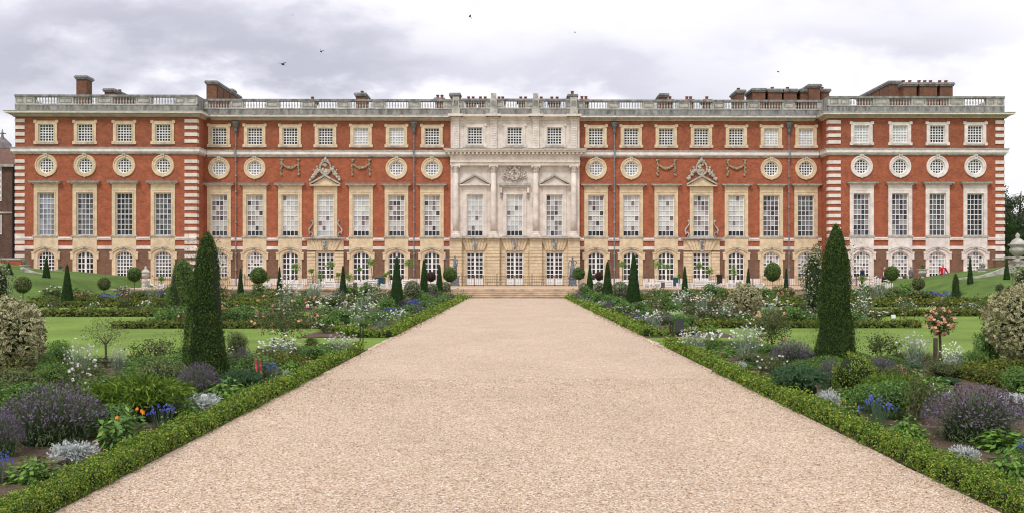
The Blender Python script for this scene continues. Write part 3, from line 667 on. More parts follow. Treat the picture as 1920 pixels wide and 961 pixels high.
# side entrances
def blob_relief(nm, pts, m_, y, parent=palace):
    b = MB()
    for (x, z, r, d) in pts: b.ball((x, y-d, z), r, 0, 6, (1, .8, 1), .15)
    return b.build(nm, m_, parent, PO, True)
for k, px in (('ML', 610.5), ('MR', 1315)):
    y = FY; xc = XA(px, y)
    for sx in (-1, 1):
        rustic(*(sorted((xc+sx*.92, xc+sx*1.70))), y, TZ, 3.75, .18)
    m_ = MB(); m_.box(xc-1.70, xc-.0, y-.12, y+.02, 3.87, 4.95); m_.box(xc, xc+1.70, y-.12, y+.02, 3.87, 4.95); m_.build('door_spandrel', [YEL], palace, PO)
    flat_arch(xc, y-.05, 1.45, 3.88, 4.80, .20)
    m_ = MB(); m_.box(xc-1.95, xc+1.95, y-.50, y+.02, 4.955, 5.047); m_.box(xc-1.8, xc+1.8, y-.35, y+.02, 4.86, 4.952); m_.build('ledge', [GREYL], palace, PO)
    for sx in (-1, 1):      # scrolls beside the window
        b = MB()
        for q in range(30):
            t_ = q/29; a = t_*2.6*math.pi
            if t_ < .55:
                rr = .06+.22*t_/.55; b.ball((xc+sx*(1.42+rr*math.cos(a)), y-.12, 5.40+rr*math.sin(a)), .07, 0, 5)
            else:
                u = (t_-.55)/.45; b.ball((xc+sx*(1.50-.28*u+.10*math.sin(u*6)), y-.12, 5.55+1.0*u), .085-.02*u, 0, 5)
        b.ball((xc+sx*1.24, y-.12, 6.62), .1, 0, 6)
        b.build('scroll', [GREYL], palace, PO, True)
    pts = []
    for q in range(26): a = 2*math.pi*q/26; pts.append((xc+.50*math.cos(a), 11.55+.62*math.sin(a), .10, .14))
    for q in range(16): pts.append((xc+random.uniform(-.38, .38), 11.55+random.uniform(-.45, .45), .16, .02))
    pts += [(xc-.22, 12.22, .13, .15), (xc+.22, 12.22, .13, .15), (xc, 12.32, .18, .16), (xc, 12.52, .09, .16), (xc, 12.68, .06, .14)]
    for sx in (-1, 1):
        for q in range(16):
            t_ = q/15; pts.append((xc+sx*(.62+.72*t_+random.uniform(-.08, .08)), 11.35-.85*t_+random.uniform(-.10, .14), random.uniform(.10, .17), .14))
        pts += [(xc+sx*.76, 11.62, .12, .16), (xc+sx*.72, 11.38, .16, .14), (xc+sx*.95, 11.15, .14, .14), (xc+sx*1.05, 11.35, .08, .16)]
    blob_relief('carved_crown_trophy', pts, [mat('carved_stone', (.50, .46, .38), .9, .2, 5)], FY)
    for px2 in ((544, 677) if k == 'ML' else (1249, 1380.5)):
        xg = XA(px2, FY); pts = []
        for sx in (-1, 1):
            for q in range(14): pts.append((xg+sx*(.80+random.uniform(-.08, .08)), 12.28-q*.105, random.uniform(.06, .12) if q not in (0, 13) else .13, .08))
            pts += [(xg+sx*.92, 12.35, .07, .08), (xg+sx*.68, 12.35, .07, .08)]
        for q in range(17): t_ = -1+2*q/16; pts.append((xg+.7*t_, 11.55+.32*t_*t_+random.uniform(-.03, .03), .09+.06*(1-abs(t_)), .09))
        blob_relief('carved_garland', pts, [mat('carved_tan_stone', (.38, .30, .20), .9, .3, 6)], FY)
# royal arms over the middle window
xc = XA(965, CY); pts = []
for q in range(18): pts.append((xc+random.uniform(-.36, .36), 10.95+random.uniform(-.5, .35), .18, .12))
for q in range(22): a = math.pi*2*q/22; pts.append((xc+.42*math.cos(a), 10.9+.50*math.sin(a), .09, .24))
pts += [(xc-.42, 11.56, .13, .2), (xc, 11.56, .17, .22), (xc+.42, 11.56, .13, .2)]
for sx in (-1, 1):
    rs_ = random.Random(5)
    for q in range(46):
        a = rs_.uniform(-.75, 1.0); rr = rs_.uniform(.5, 1.15); pts.append((xc+sx*rr*math.cos(a*.9), 10.86+rr*math.sin(a)*.62, rs_.uniform(.045, .10), rs_.uniform(.05, .2)))
blob_relief('carved_royal_arms', pts, [mat('carved_pale_stone', (.60, .53, .48), .9, .25, 6)], CY)
# ---- rainwater pipes
for px in (443, 776.5, 1151.5, 1478.5):
    xx = XA(px, FY); m_ = MB(); yp = FY-.14
    for a, b in ((13.2, 15.0), (TZ, 12.6)): m_.cyl((xx, yp, a), (xx, yp, b), .046, n=8)
    z = 2.0
    while z < 12.5: m_.lathe(xx, yp, [(.07, z), (.10, z+.05), (.10, z+.15), (.07, z+.2)], 8); z += 1.45
    m_.cyl((xx, yp-.28, 12.5), (xx, yp-.35, 13.3), .08)
    p_ = m_.build('rainwater_pipe', [LEAD], palace, PO)
    h = MB(); h.lathe(xx, yp-.05, [(.10, 14.8), (.16, 15.0), (.14, 15.25), (.22, 15.4), (.28, 15.65), (.32, 15.7), (.32, 15.82)], 8); h.build('hopper_head', [mat('old_lead', (.13, .15, .15), .7, .2, 6)], p_, PO)
# ---- chimneys
CH = brick('chimney_brick', (.19, .085, .05), (.13, .06, .04), (.2, .15, .11))
def chimney(pxa, pxb, ytop, Y, depth=1.6, pots=1, panels=0, ybot=192):
    x0, x1 = XA(pxa, Y), XA(pxb, Y); zt = ZA(ytop, Y); m_ = MB()
    m_.box(x0, x1, Y, Y+depth, 16.2, zt-.35, 0)
    if panels:
        for q in range(panels):
            ya = Y+depth*(q+.12)/panels; yb2 = Y+depth*(q+.88)/panels
            for xs2 in (x0-.06, x1): m_.box(xs2, xs2+.06, ya, yb2, 16.2, zt-.5, 0)
    o = m_.build('chimney', [CH], palace, PO)
    c = MB(); c.box(x0-.08, x1+.08, Y-.12, Y+depth+.12, zt-.35, zt-.22); c.box(x0-.16, x1+.16, Y-.2, Y+depth+.2, zt-.218, zt-.10); c.box(x0-.1, x1+.1, Y-.15, Y+depth+.15, zt-.098, zt)
    c.build('chimney_cap', [GREY], o, PO)
    for q in range(pots):
        xx = x0+(x1-x0)*(q+.5)/pots; c = MB(); c.lathe(xx, Y+depth*.4, [(.16, zt-.02), (.14, zt+.28), (.18, zt+.30), (.17, zt+.38)], 8); c.build('chimney_pot', [POT], o, PO)
chimney(143, 162, 144, 90, 1.2, 0)
chimney(196, 214, 168, 92, 6, 1)
chimney(387, 406, 153, 92, 8, 0, 4); chimney(431, 436, 168, 100, 1, 0)
chimney(667, 685, 175, 91, 2.4, 1)
for a, b, yt, np_ in ((816, 832, 184, 2), (874, 891, 187, 2), (896, 914, 187, 2), (932, 946, 187, 2), (972, 990, 187, 2), (1012, 1018, 187, 1), (1030, 1050, 187, 2), (1088, 1103, 186, 2), (1253, 1262, 186, 1), (1286, 1300, 186, 2), (1320, 1334, 186, 1), (578, 590, 188, 1)): chimney(a, b, yt, 92, 1.2, np_)
chimney(845, 861.5, 175, 88.5, 1.0, 0); chimney(1066, 1081, 177, 88.5, 1.0, 1)
chimney(1238, 1252, 175, 92, 2, 0)
chimney(1382, 1396, 168, 90, 2.5, 1); chimney(1411, 1435, 165, 90, 2.5, 0); chimney(1440.5, 1466, 166, 90, 2.5, 1); chimney(1470, 1494, 166, 90, 2.5, 1); chimney(1501, 1514, 166, 90, 2.5, 0)
chimney(1517, 1538, 157, 89.5, 2.5, 0); chimney(1540, 1555, 166, 90, 2.5, 1)
chimney(1667, 1688, 150.5, 90, 8.5, 0, 4); chimney(1694, 1718.5, 153.5, 89, 2, 2); chimney(1724.5, 1757, 153.5, 89, 2, 3); chimney(1763, 1786.5, 153.5, 89, 2, 2)

# ------------------------------------------------------------------ neighbouring old range on the far left
ox = XA(27, 88); old = thing('old_brick_range', 'older dark brick building with tiled roof behind the left end of the palace', 'building', (ox-10, 88, 0)); OO = tuple(old.location)
m_ = MB(); m_.box(ox-22, ox, 88, 100, 0, ZA(311, 88)); m_.build('wall', [OLDB], old, OO)
m_ = MB(); m_.prism([(ox-22, 88), (0, 0)], 0, 0) if False else None
m_ = MB(); zr = ZA(311, 88); m_.add([(ox-22.3, 87.7, zr), (ox+.2, 87.7, zr), (ox+.2, 94, zr+2.4), (ox-22.3, 94, zr+2.4), (ox-22.3, 100.3, zr), (ox+.2, 100.3, zr)], [(0, 1, 2, 3), (3, 2, 5, 4), (1, 5, 2), (0, 3, 4)])
m_.build('roof', [mat('clay_tiles', (.17, .09, .07), .9, .2, 3, .4, 25)], old, OO)
m_ = MB(); m_.box(ox-22.3, ox+.1, 87.65, 88, zr-.2, zr+.05); m_.box(ox-22.1, ox, 87.9, 88, ZA(401, 88), ZA(398, 88)); m_.build('eaves_band', [GREYL], old, OO)
for (za, zb_) in ((378, 312), (440, 404)):
    m_ = MB(); xw = XA(3.5, 88); m_.box(xw-1.6, xw, 87.93, 88, ZA(za, 88), ZA(zb_, 88)); w_ = m_.build('window', [WHITE], old, OO)
    m_ = MB()
    for q in range(6):
        for c in range(3): m_.quad(*[(xw-1.5+c*.5+a, 87.92, ZA(za, 88)+.12+q*(ZA(zb_, 88)-ZA(za, 88)-.1)/6+b) for a, b in ((0, 0), (.4, 0), (.4, .3), (0, .3))])
    m_.build('pane', [P_DARK], w_, OO)
m_ = MB(); m_.cyl((XA(24, 87.8), 87.8, 0), (XA(24, 87.8), 87.8, zr-.3), .09); m_.build('drainpipe', [IRON], old, OO)
tx = XA(4.5, 104); tz = ZA(310, 104)
m_ = MB(); m_.lathe(tx, 104, [(1.0, tz-3), (1.0, ZA(283, 104)), (1.25, ZA(282, 104)), (.95, ZA(279, 104)), (.95, ZA(272, 104)), (.55, ZA(265, 104)), (.18, ZA(259, 104)), (.10, ZA(254, 104)), (.22, ZA(252, 104)), (.10, ZA(250, 104)), (.03, ZA(244, 104))], 12)
m_.box(tx-.4, tx+.4, 103.95, 104.05, ZA(253, 104), ZA(251.5, 104)); m_.build('turret', [mat('lead_dome', (.22, .21, .20), .8, .2, 2)], old, OO, True)

# ------------------------------------------------------------------ iron railings
def railing(px0, px1, label, gates=()):
    Y = 79.; x0, x1 = XA(px0, Y), XA(px1, Y); th = thing('iron_railing', label, 'railing', ((x0+x1)/2, Y, TZ)); o = tuple(th.location); zt = TZ+.90
    n = max(1, int(round((x1-x0)/3.1))); w = (x1-x0)/n
    for q in range(n):
        a = x0+q*w; m_ = MB(); m_.box(a, a+w, Y-.015, Y+.015, zt-.10, zt-.07); m_.box(a, a+w, Y-.015, Y+.015, TZ+.08, TZ+.11)
        k = int(w/.15)
        for i in range(k):
            xx = a+w*(i+.5)/k; m_.box(xx-.009, xx+.009, Y-.009, Y+.009, TZ, zt-.02); m_.cyl((xx, Y, zt-.02), (xx, Y, zt+.05), .02, .002, 4)
        m_.build('railing_panel', [RUST], th, o)
        m_ = MB(); m_.box(a-.025, a+.025, Y-.03, Y+.03, TZ, zt+.1); m_.ball((a, Y, zt+.13), .05, 0, 6); m_.build('post', [RUST], th, o)
    for gx in gates:
        gc = XA(gx, Y); m_ = MB()
        for sx in (-1, 1):
            a, b = sorted((gc, gc+sx*.78))
            m_.box(a, b, Y-.09, Y-.06, zt-.05, zt-.02); m_.box(a, b, Y-.09, Y-.06, TZ+.06, TZ+.09); m_.box(a, a+.03, Y-.09, Y-.06, TZ, zt+.05); m_.box(b-.03, b, Y-.09, Y-.06, TZ, zt+.05)
            for cxx in (.2, .39, .58):
                for cz in (.3, .6):
                    c = (min(a, b)+cxx, TZ+cz); r = .12
                    pts = [(c[0]+r*(1-t_/14)*math.cos(t_*.7), c[1]+r*(1-t_/14)*math.sin(t_*.7)) for t_ in range(12)]
                    for p, q in zip(pts, pts[1:]): m_.cyl((p[0], Y-.075, p[1]), (q[0], Y-.075, q[1]), .009, n=4)
        m_.build('gate', [RUST], th, o)
railing(135, 846, 'long rusty iron railing on the terrace left of the middle doors', (162,))
railing(866, 1063, 'short rusty iron railing with scrolled gates before the three middle doors', (890, 965, 1040))
railing(1086, 1800, 'long rusty iron railing on the terrace right of the middle doors')

# ------------------------------------------------------------------ foliage machinery
def leaf_data(C, Nn, L, W, tang=None, jit=.6, uv=True):
    n = len(C); Nn = Nn+rng.normal(0, jit, (n, 3)); Nn /= np.linalg.norm(Nn, axis=1)[:, None]+1e-9
    T = tang if tang is not None else rng.normal(0, 1, (n, 3))
    T = T-(T*Nn).sum(1)[:, None]*Nn; T /= np.linalg.norm(T, axis=1)[:, None]+1e-9
    B = np.cross(Nn, T); L = np.broadcast_to(L, (n,))[:, None]*rng.uniform(.7, 1.25, (n, 1)); W = np.broadcast_to(W, (n,))[:, None]*rng.uniform(.8, 1.2, (n, 1))
    V = np.empty((n, 4, 3)); V[:, 0] = C-T*L/2; V[:, 1] = C+B*W/2; V[:, 2] = C+T*L/2; V[:, 3] = C-B*W/2
    return V.reshape(-1, 3)
def quads_mesh(name, V, mats, mi=None, extra=None):
    me = bpy.data.meshes.new(name); nv = len(V); nf = nv//4
    ev = 0 if extra is None else len(extra.v); ef = [] if extra is None else extra.f
    vv = V if extra is None else np.concatenate([V, np.array(extra.v)])
    me.vertices.add(len(vv)); me.vertices.foreach_set('co', vv.astype(np.float32).ravel())
    el = [i+nv for f in ef for i in f]
    me.loops.add(nv+len(el)); me.loops.foreach_set('vertex_index', np.concatenate([np.arange(nv), np.array(el, dtype=int)]).astype(np.int32))
    st = np.concatenate([np.arange(nf)*4, nv+np.cumsum([0]+[len(f) for f in ef])[:-1]]) if ef else np.arange(nf)*4
    tot = np.concatenate([np.full(nf, 4), np.array([len(f) for f in ef])]) if ef else np.full(nf, 4)
    me.polygons.add(len(st)); me.polygons.foreach_set('loop_start', st.astype(np.int32)); me.polygons.foreach_set('loop_total', tot.astype(np.int32))
    for m in (mats if isinstance(mats, (list, tuple)) else [mats]): me.materials.append(m)
    mm = np.zeros(len(st), dtype=np.int32)
    if mi is not None: mm[:nf] = mi
    if ef: mm[nf:] = len(me.materials)-1
    me.polygons.foreach_set('material_index', mm)
    uvl = me.uv_layers.new(name='UVMap'); uv = np.tile(np.array([[0, .5], [.5, 0], [1, .5], [.5, 1]], dtype=np.float32), (nf, 1))
    uv = np.concatenate([uv, np.full((len(el), 2), .5, dtype=np.float32)]) if el else uv
    uvl.data.foreach_set('uv', uv.ravel())
    me.update(calc_edges=True); me.validate(); return me
def unit(v): return v/(np.linalg.norm(v, axis=1)[:, None]+1e-9)
def sph(n, up=False):
    d = unit(rng.normal(0, 1, (n, 3)))
    if up: d[:, 2] = np.abs(d[:, 2])
    return d
def lump(d, k=3., amp=.12, seed=0):
    r = np.random.default_rng(seed); o = np.zeros(len(d))
    for i in range(5):
        w = r.normal(0, k, 3); o += np.sin(d@w+r.uniform(0, 6))
    return 1+amp*o/2.2
def vary(m, sc, lo, hi): blend_fine(m, sc, lo, hi); return m
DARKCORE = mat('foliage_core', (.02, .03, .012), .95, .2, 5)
YEW = ramp_mat('yew_leaf', [(0, (.012, .032, .008)), (.4, (.028, .066, .012)), (.8, (.06, .12, .02)), (.95, (.12, .17, .03)), (1, (.22, .20, .06))], .75, .15, trans=.1)
YEW2 = ramp_mat('clipped_yew_leaf', [(0, (.012, .033, .008)), (.5, (.022, .056, .014)), (1, (.045, .10, .022))], .75, .15, trans=.1)
BOXL = ramp_mat('box_leaf', [(0, (.035, .075, .010)), (.3, (.095, .175, .016)), (.7, (.19, .30, .030)), (.94, (.34, .42, .06)), (1, (.36, .20, .06))], .6, .25, trans=.2)
BOXD = ramp_mat('dull_box_leaf', [(0, (.05, .075, .012)), (.5, (.12, .16, .022)), (.9, (.21, .23, .045)), (1, (.20, .12, .05))], .7, .2, trans=.15)
HOLLY = ramp_mat('holly_leaf', [(0, (.012, .03, .01)), (.5, (.035, .065, .02)), (.8, (.10, .12, .04)), (.93, (.24, .13, .05))], .4, .45, edge=(.50, .47, .25))
HOLLYF = ramp_mat('far_holly_leaf', [(0, (.035, .06, .02)), (.5, (.10, .13, .06)), (.8, (.32, .34, .20)), (1, (.5, .5, .33))], .5, .35)
BAY = ramp_mat('bay_leaf', [(0, (.03, .07, .015)), (.5, (.08, .15, .025)), (1, (.19, .28, .05))], .5, .35, trans=.15)
MIDG = ramp_mat('mid_green_leaf', [(0, (.035, .09, .02)), (.5, (.095, .195, .04)), (1, (.20, .33, .07))], .6, .25, trans=.2)
BRIG = ramp_mat('bright_green_leaf', [(0, (.05, .125, .018)), (.5, (.125, .25, .035)), (1, (.21, .35, .06))], .55, .3, trans=.2)
OLIV = ramp_mat('olive_leaf', [(0, (.06, .085, .03)), (.5, (.13, .165, .055)), (1, (.22, .25, .09))], .7, .2, trans=.15)
ROSEL = ramp_mat('rose_leaf', [(0, (.035, .065, .02)), (.5, (.09, .145, .04)), (.8, (.14, .15, .06)), (1, (.16, .08, .05))], .6, .25, trans=.15)
LAVG = ramp_mat('lavender_stalk', [(0, (.06, .10, .045)), (.6, (.13, .20, .085)), (1, (.22, .28, .13))], .8, .1, trans=.1)
LAVF = ramp_mat('lavender_flower', [(0, (.075, .06, .065)), (.5, (.135, .11, .13)), (.88, (.175, .14, .20)), (1, (.20, .17, .34))], .8, .1)
SILV = ramp_mat('silver_leaf', [(0, (.30, .34, .32)), (.5, (.48, .52, .50)), (1, (.68, .70, .68))], .8, .1, trans=.1)
SAGE = ramp_mat('sage_stem', [(0, (.13, .18, .11)), (.5, (.22, .29, .19)), (1, (.36, .42, .32))], .8, .1, trans=.1)
WHF = ramp_mat('white_petal', [(0, (.72, .72, .68)), (1, (.85, .85, .84))], .7, .1, trans=.15)
BLUF = ramp_mat('blue_petal', [(0, (.06, .08, .35)), (.5, (.12, .16, .55)), (1, (.22, .25, .65))], .7, .1, trans=.1)
ORF = ramp_mat('orange_petal', [(0, (.75, .22, .02)), (1, (.85, .38, .05))], .7, .1)
PEF = ramp_mat('peach_petal', [(0, (.72, .30, .18)), (.5, (.80, .46, .28)), (1, (.85, .66, .48))], .7, .1, trans=.1)
PIF = ramp_mat('pink_petal', [(0, (.70, .20, .28)), (.5, (.80, .34, .42)), (1, (.85, .5, .58))], .7, .1, trans=.1)
REF = ramp_mat('deep_pink_petal', [(0, (.65, .06, .12)), (1, (.80, .18, .25))], .7, .1)
YEF = ramp_mat('yellow_petal', [(0, (.75, .62, .08)), (1, (.85, .75, .25))], .7, .1)
JUN = ramp_mat('juniper_spray', [(0, (.035, .08, .012)), (.5, (.10, .18, .02)), (1, (.20, .28, .04))], .75, .15, trans=.15)
DRK = ramp_mat('dark_red_leaf', [(0, (.04, .02, .015)), (1, (.10, .05, .03))], .6, .2)

for m_, sc_ in ((YEW, 7), (YEW2, 4), (BOXL, 5), (BOXD, 5), (BAY, 6), (OLIV, 6), (HOLLYF, 6)): blend_fine(m_, sc_, .62, 1.45)
for m_ in (MIDG, BRIG, ROSEL, JUN): blend_fine(m_, 3, .75, 1.3)
def revolve_leaves(name, prof, leaf, m, cover=2.3, jitr=.05, lumpa=.05, shape=.5, ragged=0., seed=1, nj=.7, core=True, up=0.):
    """prof: list of (r,z); leaves over the surface of revolution"""
    zs = np.array([p[1] for p in prof]); rs = np.array([p[0] for p in prof])
    seg = np.sqrt(np.diff(zs)**2+np.diff(rs)**2)*(rs[1:]+rs[:-1])*math.pi; area = seg.sum(); n = int(area/(leaf*leaf*shape)*cover)
    k = rng.choice(len(seg), n, p=seg/area); t_ = rng.uniform(0, 1, n); z = zs[k]+(zs[k+1]-zs[k])*t_; r = rs[k]+(rs[k+1]-rs[k])*t_; a = rng.uniform(0, 2*math.pi, n)
    d = np.stack([np.cos(a), np.sin(a), z/max(zs.max(), .01)*2], 1); lm = lump(d, 3, lumpa, seed)
    r2 = r*lm*(1-np.abs(rng.normal(0, jitr, n)))+rng.exponential(ragged+1e-6, n)*(rng.random(n) < .17)
    C = np.stack([np.cos(a)*r2, np.sin(a)*r2, z+rng.normal(0, leaf*.3, n)], 1)
    slope = (rs[k]-rs[k+1])/np.maximum(1e-3, np.sqrt((zs[k+1]-zs[k])**2+(rs[k]-rs[k+1])**2))
    Nn = np.stack([np.cos(a), np.sin(a), slope], 1)
    tg = None
    if up: tg = np.stack([np.cos(a)*.4, np.sin(a)*.4, np.full(n, up)], 1)+rng.normal(0, .5, (n, 3))
    V = leaf_data(C, Nn, leaf, leaf*shape, tg, nj)
    ex = None
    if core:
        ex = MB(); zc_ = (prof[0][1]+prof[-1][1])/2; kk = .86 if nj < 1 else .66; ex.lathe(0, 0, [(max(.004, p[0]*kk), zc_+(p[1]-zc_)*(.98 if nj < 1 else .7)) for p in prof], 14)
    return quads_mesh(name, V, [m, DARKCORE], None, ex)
def ball_prof(r, cz, k=10, flat=1.): return [(max(.01, r*math.sin(math.pi*i/k)), cz-r*flat*math.cos(math.pi*i/k)) for i in range(k+1)]
def obelisk_prof(r, h): return [(r*.85, 0), (r, .06*h), (r*.94, .2*h), (r*.84, .4*h), (r*.73, .6*h), (r*.61, .78*h), (r*.47, .89*h), (r*.28, .965*h), (.02, h*1.01)]
def cone_prof(r, h, k=8): return [(r*.93, .0), (r, .06*h)]+[(r*(1-.80*(i/k)**1.05), h*(.06+.90*i/k)) for i in range(1, k+1)]+[(.02, h)]
def trunk_mesh(h, r, name='trunk', forks=0):
    m_ = MB(); m_.cyl((0, 0, -.02), (r*.3, 0, h*.5), r, r*.8, 7); m_.cyl((r*.3, 0, h*.5), (0, 0, h), r*.8, r*.65, 7)
    for q in range(forks):
        a = 2*math.pi*q/max(1, forks)+random.uniform(-.3, .3); m_.cyl((0, 0, h*.92), (math.cos(a)*h*.3, math.sin(a)*h*.3, h*(1.25+random.uniform(0, .2))), r*.5, r*.15, 5)
    return m_.mesh(name, [BARK])
def blob_leaves(name, rx, rz, cz, leaf, n, m, hollow=.45, shape=.55, core=0., seed=3, la=.2, nj=.9):
    d = sph(n); rr = (hollow+(1-hollow)*rng.uniform(0, 1, n)**.6)*lump(d, 3.4, la, seed)
    C = d*rr[:, None]*np.array([rx, rx, rz])+np.array([0, 0, cz]); C[:, 2] = np.maximum(C[:, 2], .01 if cz > 0 else -9)
    V = leaf_data(C, d, leaf, leaf*shape, None, nj); ex = None
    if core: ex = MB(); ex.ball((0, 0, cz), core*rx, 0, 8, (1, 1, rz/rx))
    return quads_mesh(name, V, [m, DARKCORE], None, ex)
def flowers_on(name, pts, size, m, petals=6):
    n = len(pts); C = np.repeat(pts, petals, 0); d = sph(len(C)); d[:, 2] = np.abs(d[:, 2])*.8+.1
    V = leaf_data(C+d*size*.22, d, size*.8, size*.65, None, .3); return quads_mesh(name, V, [m])
def discs_on(name, pts, size, m):
    n = len(pts); V = np.concatenate([leaf_data(pts+rng.normal(0, size*.15, (n, 3)), np.tile([0, -.4, .9], (n, 1)), size, size, None, .45) for _ in range(3)]); return quads_mesh(name, V, [m])
def stalks(n, rx, h, w, lean=1., z0=0., curve=.25, seed=0, hmin=.6, spread=.3):
    a = rng.uniform(0, 2*math.pi, n); q = np.sqrt(rng.uniform(0, 1, n)); tip = np.stack([np.cos(a)*q*rx, np.sin(a)*q*rx, h*(hmin+(1-hmin)*rng.random(n))*np.sqrt(np.maximum(.12, 1-(q*.92)**2*lean))], 1)
    base = np.stack([np.cos(a)*q*rx*spread, np.sin(a)*q*rx*spread, np.full(n, z0)], 1); mid = (base+tip)/2+np.array([0, 0, 1])*(h*curve*.3); side = np.stack([-np.sin(a+rng.normal(0, .8, n)), np.cos(a), np.zeros(n)], 1)*w/2
    V = np.empty((n*2, 4, 3)); V[0::2, 0] = base-side; V[0::2, 1] = base+side; V[0::2, 2] = mid+side*.8; V[0::2, 3] = mid-side*.8
    V[1::2, 0] = mid-side*.8; V[1::2, 1] = mid+side*.8; V[1::2, 2] = tip+side*.25; V[1::2, 3] = tip-side*.25
    return V.reshape(-1, 3), tip, base, mid

C_, L_ = chips()
tag(link('loose_gravel', quads_mesh('loose_gravel', leaf_data(C_, np.tile([0, 0, 1.], (len(C_), 1)), L_, L_*.7, None, .33), [ramp_mat('gravel_chip', [(0, (.20, .13, .085)), (.10, (.40, .27, .18)), (.4, (.58, .425, .295)), (.7, (.70, .55, .42)), (1, (.88, .80, .70))], .9, .2)])), kind='stuff')
# ---- plant kinds: each returns list of (child name, mesh, {sub}) at unit real size (radius, height given)
def k_lavender(fine):
    n = 1500 if fine else 260; V, tip, b, m_ = stalks(n, .5, .55, .006 if fine else .016, .9, hmin=.55, spread=.25)
    k = 2 if fine else 1; Cs = np.concatenate([tip+np.array([0, 0, 1])*q*.018+rng.normal(0, .006, tip.shape) for q in range(2)])
    dirs = np.tile(unit(tip-b), (2, 1))
    VF = leaf_data(Cs, sph(len(Cs)), .034 if fine else .07, .014 if fine else .035, dirs, .3)
    lf = int(2600 if fine else 500); d = sph(lf, True); C = d*np.array([.40, .40, .30])*rng.uniform(.5, 1, (lf, 1))
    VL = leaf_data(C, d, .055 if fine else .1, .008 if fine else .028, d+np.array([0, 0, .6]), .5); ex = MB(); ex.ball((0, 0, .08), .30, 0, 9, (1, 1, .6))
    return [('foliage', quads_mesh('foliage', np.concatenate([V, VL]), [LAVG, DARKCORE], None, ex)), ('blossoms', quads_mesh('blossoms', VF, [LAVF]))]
def k_campion(fine):
    n = 46 if fine else 20; V, tip, b, mid = stalks(n, .32, .72, .010 if fine else .018, .5, hmin=.62, spread=.35)
    V2, tip2, b2, m2 = stalks(n*2, .34, .60, .007 if fine else .014, .5, hmin=.5, spread=.5)
    nl = 700 if fine else 220; d = sph(nl, True); C = d*np.array([.22, .22, .38])*rng.uniform(.2, 1, (nl, 1)); VL = leaf_data(C, d, .06 if fine else .09, .018 if fine else .032, d+np.array([0, 0, .8]), .5)
    tips = np.concatenate([tip, tip2[rng.random(len(tip2)) < (.45 if fine else .05)]])
    return [('stems', quads_mesh('stems', np.concatenate([V, V2, VL]), [SAGE])), ('blossoms', discs_on('blossoms', tips, .042 if fine else .055, WHF))]
def k_daisy(fine):
    V, tip, b, mid = stalks(40, .36, .5, .012, .6, hmin=.7); nl = 900 if fine else 260; d = sph(nl, True); C = d*np.array([.34, .34, .36])*rng.uniform(.3, 1, (nl, 1))
    return [('foliage', quads_mesh('foliage', np.concatenate([V, leaf_data(C, d, .05 if fine else .1, .02 if fine else .045, None, .8)]), [MIDG])), ('blossoms', discs_on('blossoms', tip[:26 if fine else 9], .06, WHF))]
def k_blue(fine):
    V, tip, b, mid = stalks(130 if fine else 50, .30, .34, .008 if fine else .02, .7, hmin=.75, spread=.5)
    return [('foliage', quads_mesh('foliage', V, [ramp_mat('cornflower_leaf', [(0, (.05, .09, .05)), (1, (.13, .19, .12))], .8, .1)])), ('blossoms', flowers_on('blossoms', tip[:44 if fine else 30]+np.array([0, 0, .01]), .042 if fine else .075, BLUF, 5))]
def k_dusty(fine):
    n = 260 if fine else 70; V, tip, b, mid = stalks(n, .32, .24, .030 if fine else .06, .5, hmin=.4, curve=.9, spread=.1)
    d = np.repeat(unit(tip-b), 3, 0); C = np.repeat(tip, 3, 0)+rng.normal(0, .022, (n*3, 3))
    return [('leaves', quads_mesh('leaves', np.concatenate([V, leaf_data(C, sph(n*3, True), .05, .02, d, .5)]), [SILV]))]
def k_leafy(fine, m=None, fl=None, nf=0, fs=.05):
    n = 420 if fine else 120; d = sph(n, True); C = d*np.array([.36, .36, .32])*rng.uniform(.45, 1, (n, 1)); L = .095 if fine else .15
    V0, *_ = stalks(50, .3, .3, .01, .5)
    r = [('leaves', quads_mesh('leaves', np.concatenate([leaf_data(C, d*.5+np.array([0, 0, .9]), L, L*.5, d, .4), V0]), [m or BRIG]))]
    if fl: p = sph(nf, True)*np.array([.34, .34, .36]); r.append(('blossoms', flowers_on('blossoms', p, fs, fl, 8)))
    return r
def k_bush(m, n=1500, leaf=.045, fl=None, nf=0, fs=.06, core=.5, shape=.55, h=.5, r=.4):
    out = [('foliage', blob_leaves('foliage', r, h*.52, h*.48, leaf, n, m, .5, shape, core*.9 if core else 0, seed=random.randint(0, 999)))]
    if fl: p = sph(nf); p = p*np.array([r, r, h*.52])*1.02+np.array([0, 0, h*.5]); p[:, 2] = np.maximum(p[:, 2], h*.35); out.append(('blossoms', flowers_on('blossoms', p, fs, fl, 8)))
    return out
def k_feather(fine, m=JUN):
    n = 900 if fine else 200; V, tip, b, mid = stalks(n, .5, .34, .010, .5, hmin=.5, curve=.9, spread=.25)
    d = unit(tip-mid); reps = 5; C = np.concatenate([mid+(tip-mid)*q for q in np.linspace(.1, 1, reps)]); D = np.tile(d, (reps, 1))+rng.normal(0, .35, (n*reps, 3))
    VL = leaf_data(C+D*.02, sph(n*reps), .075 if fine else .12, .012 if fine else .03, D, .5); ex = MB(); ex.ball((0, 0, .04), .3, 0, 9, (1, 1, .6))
    return [('foliage', quads_mesh('foliage', np.concatenate([V, VL]), [m, DARKCORE], None, ex))]
